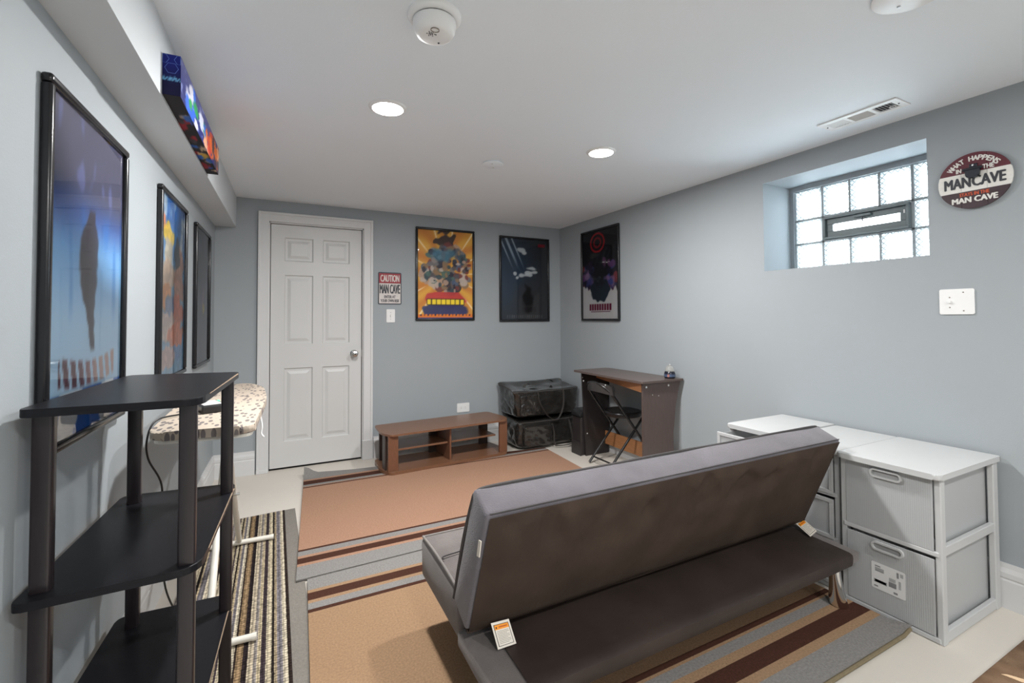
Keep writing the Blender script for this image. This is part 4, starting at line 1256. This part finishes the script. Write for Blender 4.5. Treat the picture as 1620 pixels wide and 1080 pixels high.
for yy in (-1.01, -1.305): obj('rivet', lathe([(0.006, 0), (0.005, 0.003), (0, 0.004)], 10, Matrix.Translation((-0.425, yy, .70)) @ Matrix.Rotation(-PI / 2, 4, 'Y')), M['stainwhite'], bk)

jr = thing('jar', 'small dark jar with a clear domed lid on the desk corner', 'jar', (-0.085, -1.655, zt + .0005))
obj('jar_base', lathe([(0.036, 0), (0.040, 0.006), (0.041, 0.030), (0.038, 0.046), (0.034, 0.052)], 28), mat('jar_navy', S(26, 30, 44), 0.25), jr, world=False, smooth=True)
obj('label', lathe([(0.0416, 0.012), (0.0416, 0.032)], 28, cap=False), mat('jar_label', S(70, 84, 110), 0.4, var=0.5, vscale=60), jr, world=False)
obj('label_patch', prism([(-0.043, .012), (-0.030, .012), (-0.030, .032), (-0.043, .032)], 'y', -0.028, -0.018), mat('jar_pink', S(186, 130, 124), 0.5), jr, world=False)
obj('dome', lathe([(0.034, 0.052), (0.034, 0.066), (0.028, 0.084), (0.016, 0.096), (0.006, 0.099), (0.0, 0.100)], 28, cap=False), M['clear'], jr, world=False, smooth=True)
obj('dome_highlight_knob', lathe([(0.005, 0.099), (0.006, 0.104), (0, 0.107)], 12), M['stainwhite'], jr, world=False)

# ------------------------------------------------------------------ white drawer units
def oval_ring(w_, h_, t_, z0, z1):
    o_ = rounded_rect(w_, h_, h_ / 2 - .0005, 8); i_ = rounded_rect(w_ - 2 * t_, h_ - 2 * t_, h_ / 2 - t_ - .0005, 8)
    return ring_prism(o_, i_, z0, z1)
MX = Matrix(((0, 0, -1, 0), (-1, 0, 0, 0), (0, 1, 0, 0), (0, 0, 0, 1)))   # (x right, y up, z out) -> faces -x
def drawer_unit(label, y0, y1, x0, x1, zt_, zsplits, ribs, pulls, open_=None):
    """y1 > y0; front at x0; zsplits = [(z0,z1)] of the drawer fronts"""
    t = thing('drawer_unit', label, 'drawers', ((x0 + x1) / 2, (y0 + y1) / 2, 0), group='white plastic drawer units')
    obj('top', prism(round_poly([(x0 - .030, y0 - .010), (x1, y0 - .010), (x1, y1 + .004), (x0 - .030, y1 + .004)], [.025, .006, .006, .025], 5), 'z', zt_ - .022, zt_, 0.005), M['cabwhite'], t, smooth=True)
    pw = 0.034
    for a, b in ((x0, x0 + pw), (x1 - pw - .01, x1)):
        for c, d_ in ((y0, y0 + .022), (y1 - .022, y1)):
            obj('corner_post', box((a, c, 0), (b, d_, zt_ - .022), 0.004), M['cabwhite'], t)
    lev = [0.0] + [z1 + .004 for z0, z1 in zsplits[:-1]]
    for i, z in enumerate(lev):
        hz = .045 if i == 0 else .040
        bm = bmesh.new()
        for c, d_ in ((y0 + .002, y0 + .020), (y1 - .020, y1 - .002)): add_box(bm, (x0 + .01, c, z + .004), (x1 - .01, d_, z + hz), 0.003)
        add_box(bm, (x0 - .004, y0 + .01, z + .002), (x0 + .02, y1 - .01, z + .022), 0.004)
        add_box(bm, (x1 - .02, y0 + .01, z + .004), (x1 - .004, y1 - .01, z + .04), 0.002)
        add_box(bm, (x0 + .02, y0 + .018, z + .006), (x1 - .02, y1 - .018, z + .010))
        obj('tier_frame', bm, M['cabwhite'], t)
    for i, (z0, z1) in enumerate(zsplits):
        dx = open_[1] if open_ and open_[0] == i else 0.0
        fy0, fy1 = y0 + .024, y1 - .024
        bm = bmesh.new()
        xa = x0 - dx
        add_box(bm, (xa + .004, fy0 + .006, z0 + .010), (x1 - .03 - dx, fy0 + .009, z1 - .014))
        add_box(bm, (xa + .004, fy1 - .009, z0 + .010), (x1 - .03 - dx, fy1 - .006, z1 - .014))
        add_box(bm, (x1 - .033 - dx, fy0 + .006, z0 + .010), (x1 - .03 - dx, fy1 - .006, z1 - .014))
        add_box(bm, (xa + .004, fy0 + .006, z0 + .010), (x1 - .03 - dx, fy1 - .006, z0 + .013))
        dr = obj('drawer', bm, M['drawer'], t)
        obj('drawer_front', box((xa - .004, fy0, z0 + .006), (xa + .0, fy1, z1 - .004), 0.0015), M['drawer_rib'] if ribs else M['drawer'], dr)
        if pulls == 'oval':
            yc = (fy0 + fy1) / 2
            b_ = oval_ring(0.112, 0.036, 0.007, 0.0, 0.010)
            b_.transform(Matrix.Translation((xa - .004, yc, z1 - .030)) @ MX)
            obj('handle', b_, M['cabwhite'], dr)
            b_ = prism(rounded_rect(0.100, 0.024, 0.0115, 8), 'z', 0.0004, 0.001)
            b_.transform(Matrix.Translation((xa - .004, yc, z1 - .030)) @ MX)
            obj('handle_opening', b_, M['opening'], dr)
        else:
            obj('front_rim', frame_bm(fy0, fy1, z0 + .006, z1 - .004, 0.018, xa - .010, xa - .002, 0.002), M['cabwhite'], dr)
    return t
u1 = drawer_unit('white two-drawer plastic unit nearest the patterned rug', -3.440, -3.091, -0.540, -0.022, 0.642, [(0.020, 0.318), (0.338, 0.618)], True, 'oval')
lb_ = thing('sticker', 'grey and white product sticker on the lower drawer front', 'sticker', (-0.5447, -3.265, 0.163), RR)
obj('sheet', prism(rounded_rect(0.118, 0.108, 0.006), 'z', 0, 0.0006), mat('sticker_paper', S(222, 222, 221), 0.5, var=0.02), lb_, world=False)
gk = mat('sticker_grey', S(168, 169, 170), 0.6, var=0.1, vscale=60); gd = mat('sticker_dark', S(126, 127, 129), 0.6, var=0.1, vscale=60)
def patch(x0, y0, x1, y1, m, nme='printed_patch'): obj(nme, box((x0, y0, 0.0005), (x1, y1, 0.0009)), m, lb_, world=False)
patch(-.046, .018, -.014, .034, gk); patch(-.046, .038, -.026, .042, gd)
for k in range(4): patch(-.044, .020 + k * .004, -.016, .0212 + k * .004, gd, 'text_line')
patch(.002, -.024, .028, -.004, gd); patch(.004, -.002, .026, .012, gk); patch(.030, .022, .037, .044, gd); patch(.042, .03, .052, .044, gk); patch(.036, -.02, .044, .012, gk)
patch(-.050, -.028, -.004, -.014, gk); patch(-.047, -.026, -.007, -.016, M['paper']); patch(.018, -.046, .032, -.038, gd); patch(-.050, -.045, -.036, -.040, gd)
ds = thing('cable_bundle', 'dark bundle with two round ends inside the upper milky drawer', 'cable', (-0.49, -3.27, 0.3525))
for yy, rr in ((-3.165, .036), (-3.365, .044)):
    obj('coil', tube([(-0.510 + .01 * math.sin(a * PI / 10), yy + rr * math.cos(a * PI / 10), 0.358 + .014 + rr + rr * math.sin(a * PI / 10)) for a in range(20)], 0.014, 8, closed=True), M['black'], ds, smooth=True)
obj('lead', tube([(-0.510, -3.17, .368), (-0.513, -3.26, .366), (-0.513, -3.40, .366)], 0.009, 8), M['black'], ds, smooth=True)

drawer_unit('white drawer unit in the middle of the row with framed fronts', -3.071, -2.803, -0.512, -0.022, 0.640, [(0.020, 0.210), (0.222, 0.412), (0.424, 0.616)], False, 'rim')
u3 = drawer_unit('white drawer unit at the desk end of the row, top drawer pulled out', -2.785, -2.500, -0.500, -0.022, 0.646, [(0.020, 0.210), (0.222, 0.412), (0.424, 0.622)], False, 'rim', (2, 0.125))

# ------------------------------------------------------------------ grey convertible sofa, seen from behind
sf = thing('sofa', 'grey armless convertible sofa with its dark back turned to the room', 'sofa', (-1.415, -2.80, 0.016))
XL, XR = -2.262, -0.573
def soft_prism(pts, x0, x1, bev, cuts=24, amp=0.0, seed=0.0):
    bm = bmesh.new()
    v0 = [bm.verts.new((x0, p[0], p[1])) for p in pts]
    v1 = [bm.verts.new((x1, p[0], p[1])) for p in pts]
    n = len(pts)
    bm.faces.new(v0); bm.faces.new(list(reversed(v1)))
    for i in range(n): bm.faces.new((v0[i], v1[i], v1[(i + 1) % n], v0[(i + 1) % n]))
    bmesh.ops.bevel(bm, geom=list(bm.edges), offset=bev, segments=3, profile=0.5, affect='EDGES')
    if cuts:
        le = [e for e in bm.edges if abs(e.verts[0].co.x - e.verts[1].co.x) > abs(x1 - x0) * .5]
        bmesh.ops.subdivide_edges(bm, edges=le, cuts=cuts, use_grid_fill=True)
    if amp:
        for v in bm.verts:
            q = noise.noise_vector(Vector((v.co.x * 4 + seed, v.co.y * 4, v.co.z * 4)))
            v.co += Vector((0, q.y, q.z)) * amp
    return bm
# seat cushion, front to just under the backrest
obj('seat_cushion', soft_prism([(-2.415, 0.358), (-2.425, 0.205), (-2.862, 0.200), (-2.862, 0.330), (-2.80, 0.352)], XL + .012, XR - .012, 0.022, 24, 0.003, 2.0), M['sofa'], sf, smooth=True)
pp = [(-2.875, .334), (-2.80, .356), (-2.60, .366), (-2.43, .360)]
for xx in (XL + .020, XR - .020):
    obj('piping', tube(smoothpath([(xx, a, b + .001) for a, b in pp], 6), 0.005, 8), M['pipegrey'], sf, smooth=True)
obj('piping', tube([(XL + .02, -2.425, .357), (XR - .02, -2.425, .357)], 0.005, 8), M['pipegrey'], sf, smooth=True)
for a, b in ((-2.62, 0),):
    obj('seat_seam', tube(smoothpath([(XL + .03, a - .02, .3635), (XL + .2, a + .01, .3625), (XR - .2, a + .01, .3625), (XR - .03, a - .02, .3635)], 6), 0.0022, 6), M['piping'], sf)
# frame and rear platform
obj('base_frame', soft_prism([(-2.872, 0.256), (-2.872, 0.207), (-3.178, 0.202), (-3.178, 0.247)], XL, XR, 0.010, 0), M['sofa'], sf, smooth=True)
def plat_bm():
    bm = bmesh.new()
    nx, prof = 60, [(-2.86, .2660), (-2.98, .2605), (-3.06, .2575), (-3.14, .2545), (-3.170, .2530), (-3.1825, .2470), (-3.1845, .2350), (-3.1840, .2180), (-3.180, .2020), (-3.165, .1975), (-3.0, .1985)]
    rows_ = []
    for i in range(nx + 1):
        x_ = XL + .098 + (XR - .064 - XL - .098) * i / nx
        rows_.append([bm.verts.new((x_, y_, z_ + .0016 * noise.noise(Vector((x_ * 7, y_ * 7, 1.0))))) for y_, z_ in prof])
    for a, b in zip(rows_, rows_[1:]):
        for k in range(len(prof) - 1): bm.faces.new((a[k], a[k + 1], b[k + 1], b[k]))
    return bm
obj('platform_cover', plat_bm(), M['plat'], sf, smooth=True)['label'] = 'dark brown cloth over the rear platform'
# backrest
BC, BD, BE, BF = (-2.945, 0.292), (-3.108, 0.697), (-3.008, 0.742), (-2.835, 0.335)
obj('backrest', soft_prism([BC, BD, BE, BF], XL, XR + .012, 0.012, 30, 0.004, 6.0), M['sofatop'], sf, smooth=True)
nrm = Vector((0, -(BD[1] - BC[1]), (BD[0] - BC[0]))).normalized()
if nrm.y > 0: nrm = -nrm
def back_panel():
    bm = bmesh.new()
    nx, ny = 110, 34
    R = []
    for j in range(ny + 1):
        v = j / ny
        row = []
        for i in range(nx + 1):
            u = i / nx
            x_ = XL + .010 + (XR + .002 - XL - .010) * u
            base = Vector((x_, BC[0] + (BD[0] - BC[0]) * (-.014 + .999 * v), BC[1] + (BD[1] - BC[1]) * (-.014 + .999 * v)))
            e = min(1, min(u, 1 - u) * 30) * min(1, min(v, 1 - v) * 14)
            dent = sm(.55, .92, v) * (1 - sm(.95, 1, v)) * max(0, noise.noise(Vector((x_ * 9, v * 2.2, 4.0))) - .08) * .060
            base += nrm * max(.0030, .0035 + e * (.012 + .008 * math.sin(PI * v) + .006 * noise.noise(Vector((x_ * 2.2, v * 2, 2.0)))) - min(dent, .014) * e)
            row.append(bm.verts.new(base))
        R.append(row)
    for a, b in zip(R, R[1:]):
        for i in range(nx): bm.faces.new((a[i], a[i + 1], b[i + 1], b[i]))
    return bm
obj('under_shade_strip', box((XL + .012, -2.945, 0.2895), (XR, -2.835, 0.2925), mtx=None) if False else prism([(-2.950, .2885), (-2.832, .3300), (-2.830, .3330), (-2.945, .2925)], 'x', XL + .006, XR + .006), M['sofaback'], sf)  # dark strip stands in for the shadow under the backrest
obj('back_cloth', back_panel(), M['sofaback'], sf, smooth=True)['label'] = 'wrinkled dark brown cloth over the back'
Ey, Ez = BE[0] - .002, BE[1] - .0035
pth = [(XL + .003, BF[0] - .004, BF[1] + .004), (XL + .0005, -2.925, .55), (XL + .001, BE[0] + .010, BE[1] - .045), (XL + .010, BE[0] + .002, BE[1] - .016), (XL + .045, Ey, Ez)]
pth += [(XL + .045 + (XR - XL - .08) * k / 10, Ey + .001 * math.sin(k * 2.1), Ez + .0015 * math.sin(k * 1.7)) for k in range(1, 10)]
pth += [(XR - .025, Ey, Ez), (XR + .006, BE[0] + .002, BE[1] - .014), (XR + .0125, BE[0] + .010, BE[1] - .045), (XR + .0125, BF[0] - .004, BF[1] + .004)]
obj('piping', tube(smoothpath(pth, 5), 0.0055, 8), M['piping'], sf, smooth=True)['label'] = 'dark grey piping round the backrest'
bt = Vector((0, BD[0], BD[1]))
obj('top_seam', tube([(XL + .012, BD[0] + .002, BD[1] + .0035), (-1.4, BD[0] + .001, BD[1] + .004), (XR, BD[0] + .002, BD[1] + .0035)], 0.002, 6), M['piping'], sf)
obj('back_care_label', prism([(-3.045, .565), (-3.062, .568), (-3.075, .618), (-3.058, .615)], 'x', XL - .004, XL - .001), M['paper'], sf)
# flared chrome legs
def leg_bm(x_, y_, sx):
    bm = bmesh.new()
    prof = [(0.0, 0.030, .033), (0.004, .033, .036), (0.03, .030, .033), (0.08, .024, .027), (0.14, .020, .022), (0.186, .020, .021)]
    rings = []
    for z_, ax, ay in prof:
        o_ = sx * .026 * (1 - z_ / .186) ** 1.6
        rings.append([bm.verts.new((x_ + o_ + ax * math.cos(2 * PI * k / 24), y_ + ay * math.sin(2 * PI * k / 24), 0.0165 + z_)) for k in range(24)])
    for a, b in zip(rings, rings[1:]):
        for k in range(24): bm.faces.new((a[k], a[(k + 1) % 24], b[(k + 1) % 24], b[k]))
    bm.faces.new(rings[0]); bm.faces.new(list(reversed(rings[-1])))
    return bm
for lx, ly, sx in ((-0.665, -3.125, 1), (-2.17, -3.125, -1), (-0.665, -2.58, 1), (-2.09, -2.62, -1)):
    obj('leg', leg_bm(lx, ly, sx), M['chrome'], sf, smooth=True)
# hanging warning tags
def warn_tag(corners):
    """corners TL, TR, BR, BL in world space"""
    P = [Vector(p) for p in corners]
    n = (P[1] - P[0]).cross(P[3] - P[0]).normalized()
    def quad(u0, v0, u1, v1, d0, d1):
        f = lambda u, v, d: (P[0] * (1 - u) + P[1] * u) * (1 - v) + (P[3] * (1 - u) + P[2] * u) * v - n * d * sgn
        b = bmesh.new()
        A = [b.verts.new(f(u, v, d0)) for u, v in ((u0, v0), (u1, v0), (u1, v1), (u0, v1))]
        B = [b.verts.new(f(u, v, d1)) for u, v in ((u0, v0), (u1, v0), (u1, v1), (u0, v1))]
        b.faces.new(A); b.faces.new(list(reversed(B)))
        for i in range(4): b.faces.new((A[i], A[(i + 1) % 4], B[(i + 1) % 4], B[i]))
        return b
    sgn = 1 if n.dot(Vector(CAM['loc']) - P[0]) < 0 else -1
    t = obj('warning_tag', quad(0, 0, 1, 1, 0, .0012), M['paper'], sf)
    t['label'] = 'white card tag with an orange warning band'
    obj('tag_border', quad(.09, .10, .91, .92, .0012, .0015), M['ink'], t)
    obj('tag_field', quad(.12, .12, .88, .90, .0015, .0018), M['paper'], t)
    obj('tag_band', quad(.12, .12, .88, .30, .0018, .0021), M['orange'], t)
    obj('tag_symbol', quad(.17, .19, .24, .25, .0021, .0023), M['ink'], t)
    obj('tag_heading', quad(.34, .185, .80, .235, .0021, .0023), mat('tag_rust', S(190, 90, 20), 0.6), t)
    for k in range(9): obj('tag_text_line', quad(.18, .36 + k * .057, .82 - .12 * (k % 3 == 2), .375 + k * .057, .0018, .0020), M['greyink'], t)
warn_tag([(-2.196, -2.985, .322), (-2.136, -2.985, .318), (-2.127, -3.018, .261), (-2.188, -3.018, .262)])
warn_tag([(-0.640, -2.948, .288), (-0.564, -2.936, .290), (-0.598, -3.018, .272), (-0.674, -3.034, .270)])
